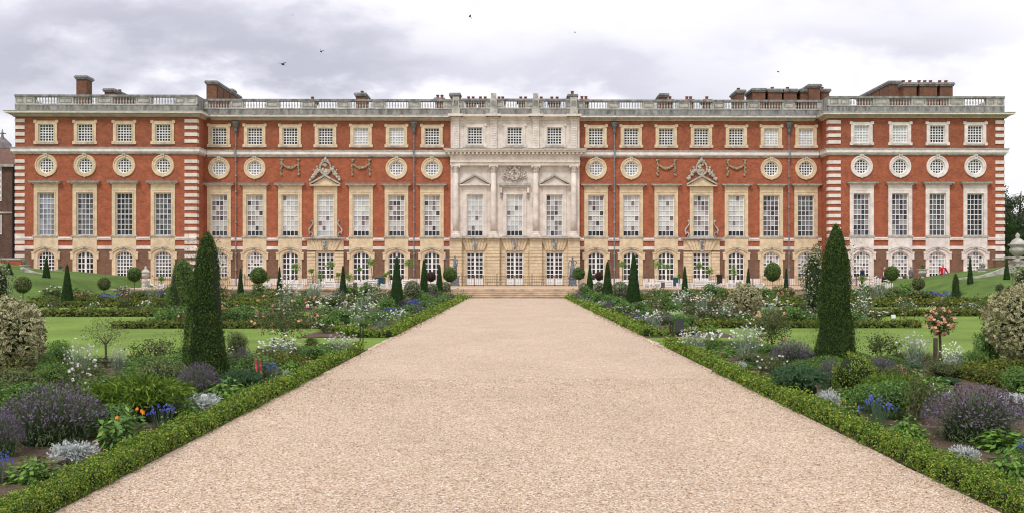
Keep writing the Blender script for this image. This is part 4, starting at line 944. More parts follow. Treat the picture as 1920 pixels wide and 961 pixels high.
def k_rosebush(fl, fine=True, nf=16):
    V, tip, b, mid = stalks(22, .40, .62, .014, .6, hmin=.6, spread=.25); n = 900 if fine else 320; k = rng.integers(0, 22, n); C = mid[k]+(tip[k]-mid[k])*rng.uniform(-.2, 1.05, (n, 1))+rng.normal(0, .07, (n, 3)); C[:, 2] = np.maximum(C[:, 2], .03)
    r = [('foliage', quads_mesh('foliage', np.concatenate([V, leaf_data(C, sph(n, True), .05 if fine else .09, .03 if fine else .055, None, .7)]), [ROSEL]))]
    if fl: p = np.repeat(tip, 2, 0)[:nf]+rng.normal(0, .05, (min(nf, 44), 3)); r.append(('blossoms', flowers_on('blossoms', p, .07 if fine else .085, fl, 10)))
    return r
def k_standard(m, r, hs, leaf, n, fl=None, nf=0, hollow=.45, trunk=.022, fs=.06, core=0., rz=None):
    rz = rz or r; a = [('trunk', trunk_mesh(hs, trunk, forks=4)), ('crown', blob_leaves('crown', r, rz, hs+rz*.75, leaf, n, m, hollow, .55, core, seed=random.randint(0, 999)))]
    if fl: p = sph(nf)*np.array([r, r, rz])*1.0+np.array([0, 0, hs+rz*.75]); a.append(('blossoms', flowers_on('blossoms', p, fs, fl, 8)))
    return a
def k_glad(m): 
    V, tip, b, mid = stalks(16, .12, .62, .02, .3, hmin=.7, spread=.6); P = np.concatenate([b[:5]+(tip[:5]-b[:5])*q for q in (.66, .76, .86, .96)])
    return [('stems', quads_mesh('stems', V, [MIDG])), ('blossoms', flowers_on('blossoms', P, .075, m, 8))]

NAMES = dict(lavender=('lavender_bush', 'grey purple lavender mound', 'lavender'), campion=('campion', 'silvery upright plant dotted with white flowers', 'flowering plant'),
    daisy=('white_daisy_clump', 'leafy green clump topped with white daisies', 'flowering plant'), blue=('blue_flower_clump', 'low clump of bright blue flowers', 'flowering plant'),
    dusty=('silver_foliage_plant', 'low felted silver white foliage plant', 'plant'), leafy=('leafy_plant', 'low plant with broad bright green leaves', 'plant'),
    marigold=('marigold_plant', 'green leafy plant with orange flowers', 'flowering plant'), box=('box_bush', 'rounded yellow green box bush', 'bush'),
    shrub=('shrub', 'loose mid green shrub', 'shrub'), olive=('shrub', 'dull olive brown low shrub', 'shrub'), juniper=('juniper', 'feathery spreading green juniper', 'juniper'),
    peach=('rose_bush', 'rose bush with peach blooms', 'rose bush'), wrose=('rose_bush', 'rose bush with small cream blooms', 'rose bush'), prose=('rose_bush', 'rose bush with pink blooms', 'rose bush'),
    drose=('rose_bush', 'dark leggy rose bush almost without blooms', 'rose bush'), glad=('gladiolus', 'tall deep pink flower spikes', 'flowering plant'), yellow=('yellow_flower_clump', 'low clump of yellow flowers', 'flowering plant'),
    fern=('fern_leaf_plant', 'fine feathery blue green plant', 'plant'))
MK = dict(lavender=lambda f: k_lavender(f), campion=k_campion, daisy=k_daisy, blue=k_blue, dusty=k_dusty, leafy=lambda f: k_leafy(f), marigold=lambda f: k_leafy(f, MIDG, ORF, 7, .05),
    box=lambda f: k_bush(BOXD if not f else BOXL, 5200 if f else 900, .030 if f else .07, h=.62, core=.9), shrub=lambda f: k_bush(MIDG, 3200 if f else 700, .04 if f else .08, h=.62),
    olive=lambda f: k_bush(OLIV, 5200 if f else 800, .03 if f else .08, h=.42, core=.85), juniper=lambda f: k_feather(f), peach=lambda f: k_rosebush(PEF, f), wrose=lambda f: k_rosebush(WHF, f, 14),
    prose=lambda f: k_rosebush(PIF, f, 12), drose=lambda f: k_rosebush(None, f), glad=lambda f: k_glad(REF), yellow=lambda f: k_leafy(False, BRIG, YEF, 16, .06),
    fern=lambda f: k_feather(f, ramp_mat('fern_leaf', [(0, (.03, .07, .035)), (.5, (.06, .13, .06)), (1, (.12, .20, .09))], .75, .15, trans=.15)))
DIM = dict(lavender=(.5, .60), campion=(.33, .74), daisy=(.38, .5), blue=(.32, .38), dusty=(.34, .24), leafy=(.38, .36), marigold=(.38, .36), box=(.42, .62), shrub=(.42, .62), olive=(.42, .42),
    juniper=(.56, .40), peach=(.45, .68), wrose=(.45, .68), prose=(.45, .68), drose=(.45, .68), glad=(.15, .66), yellow=(.38, .36), fern=(.56, .40))
PROTO = {}; ROWS = {}
def put(kind, X, Y, r, h, row, label=None, z=0.):
    fine = Y < 24; v = random.randint(0, 1) if not fine else random.randint(0, 1); key = (kind, fine, v)
    if key not in PROTO: PROTO[key] = MK[kind](fine)
    nm, ds, cat = NAMES[kind]; d = DIM[kind]
    t_ = thing(nm, None, cat, (X, Y, z), random.uniform(0, 6.28), None, (r/d[0], r/d[0]*random.uniform(.9, 1.1), h/d[1]))
    for cn_, me in PROTO[key]: link(cn_, me, t_)
    ROWS.setdefault((kind, row), []).append((t_, label)); return t_
def pp(kind, px, py, wpx, hpx, row, label=None):
    X, Y = G(px, py); s = SC(Y); return put(kind, X, Y, wpx/2/s, hpx/s, row, label)

# ------------------------------------------------------------------ box hedges
def hedge(pts, w, h, label, m=BOXL, k=.0026, group=None, step=.33, nm='box_hedge', z=0.):
    VV = []; ex = MB(); L0 = 0.
    for (xa, ya), (xb, yb) in zip(pts, pts[1:]):
        ln = math.hypot(xb-xa, yb-ya); ns = max(1, int(ln/step)); dx, dy = (xb-xa)/ln, (yb-ya)/ln; px_, py_ = -dy, dx
        for i in range(ns):
            u0, u1 = ln*i/ns, ln*(i+1)/ns; xm, ym = xa+dx*(u0+u1)/2, ya+dy*(u0+u1)/2; D = max(4.5, math.hypot(xm, ym)); L = max(.017, k*D)
            hh = h*(1+.09*math.sin(xm*2.1+ym*1.7)+.07*math.sin(ym*5.3)+random.uniform(-.06, .06)); ww = w*(1+.09*math.sin(ym*3.1+xm)+random.uniform(-.08, .08))
            area = (ww+2*hh)*(u1-u0); n = int(area/(L*L*.55)*2.3); u = rng.uniform(u0, u1, n); s = rng.uniform(0, 1, n)*(ww+2*hh)
            q = np.where(s < hh, -ww/2, np.where(s < hh+ww, s-hh-ww/2, ww/2)); zz2 = np.where(s < hh, s, np.where(s < hh+ww, hh, ww+2*hh-s))
            nq = np.where(s < hh, -1., np.where(s < hh+ww, q*2/ww*.5, 1.)); nz_ = np.where((s >= hh) & (s < hh+ww), 1., .25)
            edge = np.clip((zz2-hh*.75)/(hh*.25), 0, 1)*np.clip((np.abs(q)-ww*.33)/(ww*.17), 0, 1)
            dep = -np.abs(rng.normal(0, .02, n))+.018*np.sin(u*21+zz2*17)*np.sin(u*9+q*23)+rng.exponential(L*.7, n)*(rng.random(n) < .3)-edge*.035
            q = q+nq*dep; zz2 = zz2+nz_*dep
            C = np.stack([xa+dx*u+px_*q, ya+dy*u+py_*q, np.maximum(z+.005, z+zz2)], 1); Nn = np.stack([px_*nq, py_*nq, nz_], 1)
            VV.append(leaf_data(C, Nn, L, L*.55, None, .75))
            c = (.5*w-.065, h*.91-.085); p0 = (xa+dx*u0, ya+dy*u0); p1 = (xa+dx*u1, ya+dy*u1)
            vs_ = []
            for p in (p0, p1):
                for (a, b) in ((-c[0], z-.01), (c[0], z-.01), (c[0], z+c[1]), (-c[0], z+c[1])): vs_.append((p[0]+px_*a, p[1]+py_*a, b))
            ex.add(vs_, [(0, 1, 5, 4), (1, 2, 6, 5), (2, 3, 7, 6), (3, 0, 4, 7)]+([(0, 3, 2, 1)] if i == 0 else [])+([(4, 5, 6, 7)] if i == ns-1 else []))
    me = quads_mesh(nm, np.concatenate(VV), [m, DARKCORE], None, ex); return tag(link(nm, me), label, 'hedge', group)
hL, hR = XL-.15, XR+.15
hedge([(hL, 3.2), (hL-.02, 9), (hL+.02, 15.9)], .29, .18, 'thick bright green box hedge edging the near left side of the gravel path')
hedge([(hL-.02, 16.3), (hL-.05, 20.6)], .27, .18, 'short box hedge left of the path just before the lawn gap')
hedge([(hL-.3, 16.2), (hL-1.6, 18.5)], .3, .22, 'short box hedge angling away from the left path hedge', BOXD)
hedge([(hL-1.9, 27.3), (hL-.9, 25.2), (hL-.02, 25.1), (hL, 40), (hL, 64.0)], .28, .21, 'long box hedge left of the path from the lawn gap to the steps')
hedge([(hR, 3.2), (hR+.02, 9), (hR-.02, 16.2)], .29, .18, 'thick bright green box hedge edging the near right side of the gravel path')
hedge([(hR+.03, 16.6), (hR+.06, 22.0)], .27, .18, 'short box hedge right of the path just before the lawn gap')
hedge([(hR+2.0, 26.3), (hR+.9, 25.5), (hR+.02, 25.3), (hR, 40), (hR, 64.0)], .28, .21, 'long box hedge right of the path from the lawn gap to the steps')
for s_, nm in ((-1, 'left'), (1, 'right')):
    e0 = XL if s_ < 0 else XR; f = lambda a: e0+s_*a
    hedge([(f(4.0), 6.5), (f(4.0), 15.4)], .3, .22, f'low box hedge on the outer side of the near {nm} flower bed', BOXD)
    hedge([(f(4.2), 15.5), (f(12), 15.5)], .32, .25, f'low box hedge between the near {nm} lawn corner and the variegated holly', BOXD)
    hedge([(f(2.3), 29.3), (f(9.6), 29.3)], .3, .24, f'low box hedge in front of the {nm} middle rose bed', BOXD)
    hedge([(f(9.6), 37.4), (f(22.5), 37.4)], .35, .28, f'low box hedge along the far edge of the big {nm} lawn', BOXD)
    hedge([(f(9.0), 47.5), (f(26), 47.5)], .35, .28, f'thin box hedge behind the narrow {nm} lawn strip', BOXD)
    hedge([(f(3.0), 54.0), (f(26), 54.0)], .4, .3, f'far thin box hedge before the {nm} border under the terrace', BOXD)

# ------------------------------------------------------------------ topiary cones
CONES = [  # px, base py, top py, half width px, label, leaf material
    (388, 722, 433, 43, 'tall ragged dark yew obelisk in the near left bed', YEW), (1567, 690, 417, 42, 'tall ragged dark yew obelisk in the near right bed', YEW),
    (342, 588, 485, 30, 'bushy yellow green conifer cone just behind the tall left obelisk', BAY),
    (126, 568, 496, 11, 'slim clipped yew cone at the foot of the left grass bank', YEW2),
    (451, 559, 503, 7, 'small clipped yew cone in front of the left terrace wall, farthest from the steps', YEW2), (524, 560, 500, 7, 'small clipped yew cone below the terrace, second from the left', YEW2),
    (643, 562, 498, 8.5, 'clipped yew cone below the side entrance left of the steps', YEW2), (744, 576, 481, 14, 'largest clipped yew cone of the left path border', YEW2),
    (795, 565, 485, 10.5, 'clipped yew cone between two variegated balls left of the steps', YEW2), (824, 560, 496, 9, 'clipped yew cone nearest the steps on the left', YEW2),
    (1106, 560, 497, 9, 'clipped yew cone nearest the steps on the right', YEW2), (1139, 567, 490, 12, 'clipped yew cone second from the steps on the right', YEW2),
    (1188, 577, 476, 15, 'largest clipped yew cone of the right path border', YEW2), (1284, 560, 498, 8, 'clipped yew cone below the right side entrance', YEW2),
    (1403, 559, 502, 7, 'small clipped yew cone behind the round holly bush on the right', YEW2), (1474, 560, 502, 6.5, 'narrow clipped yew cone right of the bay tree by the terrace', YEW2),
    (1792, 566, 512, 9, 'small rough dark conifer at the foot of the right bank', YEW)]
CGEN = 0
def cone(px, by, ty, hw, label, m, X=None, Y=None, z=0.):
    if X is None: X, Y = G(px, by)
    s = SC(Y); H = (by-ty)/s*(.98 if m in (YEW, BAY) else 1); r = hw/s*(.88 if m is YEW else 1)
    t_ = thing('yew_cone' if m is not BAY else 'conifer', label, 'topiary', (X, Y, z), 0)
    near = Y < 25; rag = m in (YEW, BAY)
    leaf = .035 if near else (.06 if Y < 50 and not rag else .085 if rag else .075)
    me = revolve_leaves('foliage', obelisk_prof(r, H) if rag else cone_prof(r, H), leaf, m, 3.2 if rag else 2.6, .10 if rag else .02, .19 if rag else .02, .30, .12 if rag and near else (.05 if m is BAY else .012 if rag else 0), random.randint(0, 999), .8 if rag else .35, True, 1.)
    link('foliage', me, t_); mm = MB(); mm.cyl((0, 0, -.05), (0, 0, .2), .05); mm.build('trunk', [BARK], t_)
for c in CONES: cone(*c)
for px, ty, by, hw, lab, s_ in ((87, 482, 522, 7, 'clipped yew cone on the left grass bank before the arched window', -1), (16, 493, 524, 8, 'clipped yew cone at the outer end of the left bank', -1),
                       (1819, 481, 518, 5.5, 'slim clipped yew cone on the right grass bank before the last window', 1), (1887.5, 485, 518, 6, 'clipped yew cone at the outer end of the right bank', 1)):
    Y = 60.5; X = XA(px, Y); zb = bank_z(X, Y, s_); H = ZA(ty, Y)-zb
    t_ = thing('yew_cone', lab, 'topiary', (X, Y, zb-.05)); link('foliage', revolve_leaves('foliage', cone_prof(hw/SC(Y), H+.05), .08, YEW2, 2.6, .02, .02, .42, 0, 5, .35, True, 1.), t_)
    mm = MB(); mm.cyl((0, 0, -.05), (0, 0, .2), .05); mm.build('trunk', [BARK], t_)

# ------------------------------------------------------------------ balls, standards, hollies
def standard(nm, label, cat, px, cy_, rpx, by, m, leaf, n, X=None, Y=None, z=0., cover=None, fl=None, nf=0, hollow=.5, core=.6, trunk=.03, rz=1., fs=.06):
    if Y is None: X, Y = G(px, by)
    else: X = XA(px, Y)
    s = SC(Y); r = rpx/s; zc = ZA(cy_, Y)-z
    t_ = thing(nm, label, cat, (X, Y, z)); hs = max(.05, zc-r*rz*.7)
    link('trunk', trunk_mesh(hs, trunk, forks=3), t_)
    if cover: h_ = m is HOLLY; me = revolve_leaves('crown', ball_prof(r, zc, 12, rz), leaf, m, cover, .16 if h_ else .05, .09 if h_ else .05, .5, .04 if h_ else .0, random.randint(0, 999), 1.1 if h_ else .6)
    else: me = blob_leaves('crown', r, r*rz, zc, leaf, n, m, hollow, .55, core, random.randint(0, 999))
    link('crown', me, t_)
    if fl: p = sph(nf)*np.array([r, r, r*rz])+np.array([0, 0, zc]); link('blossoms', flowers_on('blossoms', p, fs, fl, 8), t_)
    return t_
standard('variegated_holly', 'big round cream edged variegated holly at the left edge of the garden', 'holly', 8, 634, 75, 712, HOLLY, .08, 0, cover=3.3, trunk=.04)
standard('variegated_holly', 'big round cream edged variegated holly at the right edge of the garden', 'holly', 1928, 606, 74, 700, HOLLY, .08, 0, cover=3.3, trunk=.04)
standard('variegated_holly', 'dense round variegated holly bush in the right border before the middle lawn', 'holly', 1397, 563, 31, 603, HOLLY, .11, 0, cover=3.2)
standard('variegated_holly', 'tall loose variegated shrub behind the near left holly at the frame edge', 'holly', -6, 535, 30, 600, HOLLYF, .09, 1500, rz=2.0, core=.6)
standard('variegated_holly', 'tall loose variegated shrub behind the near right holly at the frame edge', 'holly', 1922, 530, 27, 590, HOLLYF, .09, 1400, rz=1.6, core=.6)
standard('variegated_holly', 'tall variegated holly column close behind the right yew obelisk', 'holly', 1526, 530, 22, 603, HOLLYF, .085, 2600, rz=3.2, core=.75)
BALLS = [(773, 541, 15.5, 572, 'variegated ball bush beside the largest left path cone', 'holly'), (812, 541, 9.5, 563, 'small variegated ball between the two cones left of the steps', 'holly'), (836, 537, 9, 560, 'variegated ball right beside the left end of the steps', 'holly'),
         (1163, 541, 14, 570, 'variegated ball bush between the two big right path cones', 'holly'), (1123, 537, 9, 563, 'small variegated ball behind the second right cone', 'holly'), (1094, 538, 8, 560, 'variegated ball at the right end of the steps', 'holly')]
for px, cy_, r, by, lab, c in BALLS: standard('variegated_ball', lab, c, px, cy_, r, by, HOLLYF, .07, 0, cover=2.8, trunk=.025)
for px, cy_, r, by, Y, m, lab in ((43, 533, 15, 570, None, OLIV, 'olive green ball standard before the left grass bank'), (195, 531, 11.5, 560, 60, OLIV, 'small olive ball standard left of the terrace bay tree'),
     (252, 514, 13, 560, 62, BAY, 'round bay standard beside the stone urn on the left'), (485, 516, 15.5, 560, 62, BAY, 'bay standard before the second left main window'), (844, 514, 13.5, 560, 63, BAY, 'bay ball standard in front of the left statue'),
     (1085, 512, 11.5, 560, 63, BAY, 'bay ball standard in front of the right statue'), (1449, 509, 15, 560, 62, BAY, 'pointed bay standard by the right terrace railing'), (1672, 512, 13.5, 560, 63, BAY, 'bay standard before the brown pier of the right wing'),
     (1722, 531, 12, 560, 59, OLIV, 'dull ball bush at the toe of the right bank'), (808, 518, 9, 560, 63.5, DRK, 'dark reddish round bush behind the left path cones'), (1123, 517, 8, 560, 63.5, DRK, 'dark reddish round bush behind the right path cones')):
    standard('ball_standard', lab, 'topiary', px, cy_, r, by, m, .075, 0, Y=Y, cover=2.6, trunk=.03, rz=1.15 if px == 1449 else 1.)
# airy standards and roses
standard('small_tree', 'airy small leaved tree with slim dark trunk on the left lawn edge', 'tree', 198, 621, 40, 688, OLIV, .032, 900, hollow=.35, core=0, trunk=.028, rz=.72)
standard('rose_tree', 'large loose rose tree with peach blooms left of the lawn gap', 'rose tree', 532, 590, 62, 655, ROSEL, .055, 2400, fl=PEF, nf=26, hollow=.2, core=0, trunk=.035, rz=.72, fs=.085)
standard('rose_tree', 'rose tree with scattered peach blooms in the right bed before the lawn', 'rose tree', 1447, 610, 36, 662, ROSEL, .05, 2000, fl=PEF, nf=12, hollow=.2, core=0, trunk=.028, rz=1.0, fs=.08)
standard('rose_tree', 'compact rose ball on a stake covered in salmon blooms', 'rose tree', 1762, 603, 26, 682, ROSEL, .045, 1300, fl=PEF, nf=60, hollow=.3, core=.3, trunk=.035, fs=.08)
standard('small_tree', 'small airy variegated standard left of the path beyond the lawn gap', 'tree', 705, 551, 19, 592, HOLLYF, .06, 700, hollow=.3, core=0, trunk=.03)
standard('small_tree', 'airy grey green tree right of the path beside the lavender', 'tree', 1233, 560, 22, 606, OLIV, .05, 700, hollow=.3, core=0, trunk=.028)
FARST = [(100, 569, 16, 590, 'dark leggy rose standard before the left bank'), (232, 565, 12, 590, 'thin rose standard in the far left bed'), (1295, 580, 17, 606, 'leggy green standard right of the path'), (1765, 574, 20, 599, 'rose standard with pink buds in the far right bed'),
         (1695, 571, 17, 596, 'loose rose standard beside the small white label'), (1842, 577, 18, 598, 'rose standard nearest the right holly'), (1875, 540, 9, 588, 'thin tall standard below the right bank cone'), (1343, 572, 14, 600, 'leggy bush standard in the middle of the right garden'), (1508, 575, 9, 597, 'thin rose standard left of the right holly column')]
for i, (px, cy_, r, by, lab) in enumerate(FARST): standard('rose_tree', lab, 'rose tree', px, cy_, r, by, ROSEL, .06, 520, hollow=.3, core=0, trunk=.025, fl=PEF if i in (3, 4, 5) else None, nf=14, fs=.07)

# ------------------------------------------------------------------ near planting, placed one by one
NL, NR_ = 'near left bed', 'near right bed'
for a in [('lavender', 98, 828, 190, 122, NL, 'big grey purple lavender mound in the near left corner'), ('lavender', 0, 856, 80, 95, NL, 'lavender cut by the left frame edge behind the blue flowers'), ('dusty', 140, 868, 84, 40, NL, 'silver white foliage plant between leafy plant and left path hedge'),
    ('leafy', 60, 900, 105, 55, NL, 'broad leaved bright green plant in the bottom left corner'), ('blue', 0, 905, 46, 70, NL, 'blue flowers at the bottom left frame edge'), ('marigold', 232, 838, 115, 82, NL, 'green plant with orange blooms beside the left path hedge'),
    ('blue', 305, 806, 62, 56, NL, 'bright blue flower clump between marigolds and left path hedge'), ('juniper', 262, 785, 230, 95, NL, 'wide feathery juniper behind the blue flowers on the left'), ('olive', 298, 740, 115, 62, NL, 'round olive shrub left of the tall left obelisk'),
    ('leafy', 352, 785, 58, 46, NL, 'bright leafy plant right of the left juniper'), ('dusty', 388, 766, 34, 26, NL, 'small silver plant near the foot of the left obelisk'), ('lavender', 372, 748, 82, 78, NL, 'lavender leaning against the foot of the left obelisk'),
    ('lavender', 455, 705, 52, 62, NL, 'grey lavender behind the pink flower spikes'), ('glad', 484, 722, 20, 62, NL, 'deep pink flower spikes in the near left bed'), ('blue', 506, 720, 40, 48, NL, 'violet blue flowers beside the pink spikes'),
    ('fern', 452, 738, 85, 55, NL, 'feathery green plant below the pink spikes'), ('leafy', 545, 705, 58, 40, NL, 'leafy green plant at the bend of the left path hedge'), ('dusty', 538, 708, 18, 14, NL, 'tiny silver plant at the bend of the left path hedge'),
    ('shrub', 88, 712, 44, 50, NL, 'upright bright shrub right of the left holly'), ('shrub', 108, 695, 52, 58, NL, 'taller dull shrub behind the upright bright shrub'), ('campion', 150, 710, 64, 82, NL, 'silvery white flowered plant between left holly and airy tree'),
    ('drose', 290, 682, 90, 60, NL, 'dark spreading rose bush before the left lawn'), ('yellow', 250, 680, 36, 26, NL, 'small yellow flowered plant beside the dark rose bush'), ('campion', 222, 692, 40, 50, NL, 'thin white flowered plant right of the airy tree'),
    ('wrose', 190, 775, 70, 70, NL, 'sparse rose bush between near lavender and juniper'), ('campion', 522, 680, 70, 60, NL, 'white flowered silvery clump below the peach rose tree'), ('box', 584, 660, 30, 32, NL, 'small clipped green ball between two white flowered clumps'),
    ('campion', 640, 668, 62, 50, NL, 'white flowered clump beside the left black sign'), ('olive', 445, 668, 42, 46, NL, 'olive shrub right of the tall left obelisk'), ('prose', 160, 760, 30, 34, NL, 'single pink rose behind the near lavender'),
    ('lavender', 1832, 825, 195, 118, NR_, 'big grey purple lavender mound in the near right corner'), ('leafy', 1895, 895, 95, 68, NR_, 'broad leaved bright green plant in the bottom right corner'), ('blue', 1922, 875, 40, 60, NR_, 'blue flowers at the right frame edge'),
    ('dusty', 1808, 868, 62, 32, NR_, 'silver white foliage plant in front of the big right lavender'), ('marigold', 1742, 848, 22, 30, NR_, 'single orange marigold beside the right path hedge'), ('leafy', 1700, 825, 92, 55, NR_, 'low green plant left of the big right lavender'),
    ('blue', 1645, 806, 78, 74, NR_, 'large bright blue flower clump beside the right path hedge'), ('dusty', 1553, 768, 46, 36, NR_, 'silver foliage plant beside the right path hedge bend'), ('marigold', 1592, 782, 52, 34, NR_, 'low plant with small blooms between silver plant and blue flowers'),
    ('box', 1602, 742, 88, 84, NR_, 'round yellow green bush in front of the tall right obelisk'), ('juniper', 1675, 765, 130, 78, NR_, 'feathery juniper right of the round bush'), ('drose', 1722, 795, 85, 110, NR_, 'tangled brownish rose bush left of the big right lavender'),
    ('lavender', 1486, 688, 92, 58, NR_, 'wide lavender mound left of the tall right obelisk'), ('lavender', 1556, 728, 50, 62, NR_, 'lavender between obelisk foot and round bush'), ('lavender', 1652, 706, 64, 42, NR_, 'lavender behind the round bush on the right'),
    ('fern', 1500, 742, 120, 70, NR_, 'feathery green plant below the wide right lavender'), ('prose', 1427, 705, 22, 34, NR_, 'pink bloom beside the silver plant in the right bed'), ('prose', 1353, 674, 20, 16, NR_, 'low pink bloom next to the right path hedge gap'),
    ('prose', 1690, 718, 24, 34, NR_, 'single pale pink rose behind the right juniper'), ('dusty', 1388, 702, 30, 24, NR_, 'small grey plant near the pink blooms on the right'), ('campion', 1300, 660, 55, 52, NR_, 'white flowered clump beside the right black sign'), ('daisy', 1338, 660, 46, 46, NR_, 'green tuft with white daisies right of the sign'),
    ('campion', 1402, 675, 62, 82, NR_, 'tall white flowered clump left of the peach rose tree'), ('drose', 1655, 676, 78, 64, NR_, 'bare stemmed rose bush right of the tall right obelisk'), ('campion', 1715, 684, 62, 68, NR_, 'white flowered clump left of the staked salmon rose'), ('campion', 1785, 694, 42, 58, NR_, 'white flowered clump right of the staked salmon rose'),
    ('shrub', 1828, 698, 52, 46, NR_, 'bright low shrub left of the right holly'), ('shrub', 1852, 694, 56, 78, NR_, 'dark taller shrub touching the right holly'), ('dusty', 1790, 695, 40, 26, NR_, 'grey leaved plant below the white flowers on the right')]: pp(*a)

# low growth filling the soil between the named near plants
def fillnear(row, polys, mix, n, s_):
    pts = [(o.location.x, o.location.y, o.scale.x*.4) for (k_, r_), L_ in ROWS.items() if r_ == row for o, _ in L_]; c = 0
    for _ in range(3000):
        if c >= n: break
        x0, x1, y0, y1 = random.choice(polys); x, y = random.uniform(x0, x1), random.uniform(y0, y1)
        if any(math.hypot(x-a, y-b) < r*.7+.17 for a, b, r in pts): continue
        k = random.choices([m[0] for m in mix], [m[1] for m in mix])[0]; r = random.uniform(.25, .44); d = DIM[k]; put(k, x, y, r, r*d[1]/d[0]*random.uniform(.7, .95)*(.62 if y > 15.5 else 1), row); pts.append((x, y, r)); c += 1
MIXN = [('leafy', 4), ('fern', 1.5), ('olive', 2), ('shrub', 3), ('drose', 1.5), ('dusty', .4), ('juniper', 1), ('wrose', .7), ('marigold', .4)]
fillnear(NL, [(-7.3, -3.9, 8.5, 15.3), (-6.5, -3.9, 15.8, 18.3), (-11, -6, 15.8, 18.2), (-5.2, -3.9, 18.4, 20.6)], MIXN, 75, -1)
fillnear(NR_, [(4.1, 7.4, 8.5, 15.3), (4.1, 6.5, 15.8, 18.3), (6, 11, 15.8, 18.2), (4.1, 5.4, 18.4, 21)], MIXN, 75, 1)
# ------------------------------------------------------------------ fuller borders farther back
def fill(row, x0, x1, y0, y1, mix, dens, rr=(.3, .48)):
    n = int(abs(x1-x0)*(y1-y0)*dens); pts = []
    for _ in range(n*12):
        if len(pts) >= n: break
        p = (random.uniform(x0, x1), random.uniform(y0, y1))
        if all((p[0]-q[0])**2+((p[1]-q[1])*.7)**2 > (.55/math.sqrt(dens))**2*.6 for q in pts): pts.append(p)
    for p in pts:
        k = random.choices([m[0] for m in mix], [m[1] for m in mix])[0]; r = random.uniform(*rr); d = DIM[k]
        put(k, p[0], p[1], r, r*d[1]/d[0]*random.uniform(.8, 1.1)*(.82 if p[1] < 43 else 1), row)
for s_, nm in ((-1, 'left'), (1, 'right')):
    e0 = XL if s_ < 0 else XR
    def ff(row, a, b, y0, y1, mix, dens, rr=(.3, .48)): x0, x1 = sorted((e0+s_*a, e0+s_*b)); fill(row, x0, x1, y0, y1, mix, dens, rr)
    ff(f'{nm} path border', .5, 2.4, 25.8, 38, [('campion', 2), ('daisy', 2), ('lavender', 1.5), ('blue', .5), ('leafy', 2.5), ('shrub', 2), ('wrose', 1)], .95, (.28, .42))
    ff(f'{nm} path border', .5, 2.6, 38, 62.5, [('lavender', 4), ('blue', 1), ('shrub', 3.5), ('dusty', 1), ('leafy', 1.2), ('olive', 1)], .75, (.38, .55))
    ff(f'{nm} rose bed', 2.6, 9.3, 30, 35.6, [('peach', 1.6), ('wrose', 3), ('campion', 2.5), ('daisy', 2), ('shrub', 4), ('prose', .6), ('leafy', 1)], .75, (.36, .58))
    ff(f'{nm} far bed', 9.8, 21.5, 38, 42.5, [('campion', 2.5), ('daisy', 3), ('shrub', 2), ('wrose', 2), ('marigold', .5), ('dusty', .5), ('blue', .5), ('olive', 1)], .34, (.34, .55))
    ff(f'{nm} back bed', 2.8, 8, 42.4, 46.6, [('peach', 2), ('shrub', 3), ('wrose', 2), ('campion', 2), ('daisy', 1)], .62, (.4, .6))
    ff(f'{nm} terrace border', 2.8, 26, 55.5, 60, [('shrub', 4), ('olive', 3), ('juniper', 1), ('wrose', 2), ('peach', 1.5), ('lavender', 1.2), ('campion', 1), ('yellow', .3), ('blue', .4), ('leafy', 1.5)], .42, (.45, .8))
    ff(f'{nm} terrace border', 2.8, 25, 60.3, 64.3, [('shrub', 4), ('olive', 3), ('juniper', 1), ('drose', 1.5), ('wrose', 1)], .22, (.5, .8))
ORD = ['first', 'second', 'third', 'fourth', 'fifth', 'sixth', 'seventh', 'eighth', 'ninth', 'tenth', 'eleventh', 'twelfth', 'thirteenth', 'fourteenth', 'fifteenth', 'sixteenth', 'seventeenth', 'eighteenth', 'nineteenth', 'twentieth', 'twenty first', 'twenty second', 'twenty third', 'twenty fourth', 'twenty fifth', 'twenty sixth', 'twenty seventh', 'twenty eighth', 'twenty ninth', 'thirtieth']
GRP = dict(campion='white flowered silvery plants', lavender='lavender mounds', daisy='white daisy clumps', blue='blue flower clumps', dusty='silver foliage plants')
for (kind, row), L_ in ROWS.items():
    if 'path' in row: L_.sort(key=lambda q: -q[0].location.y); fr = 'from the steps'
    else: L_.sort(key=lambda q: abs(q[0].location.x)); fr = 'from the path'
    ds = NAMES[kind][1]
    for i, (o, lab) in enumerate(L_):
        o['label'] = lab or (f'{ds}, {ORD[min(i, 29)]} {fr} in {row}' if len(L_) > 1 else f'{ds} in {row}'); o['group'] = GRP.get(kind, NAMES[kind][1]+'s')

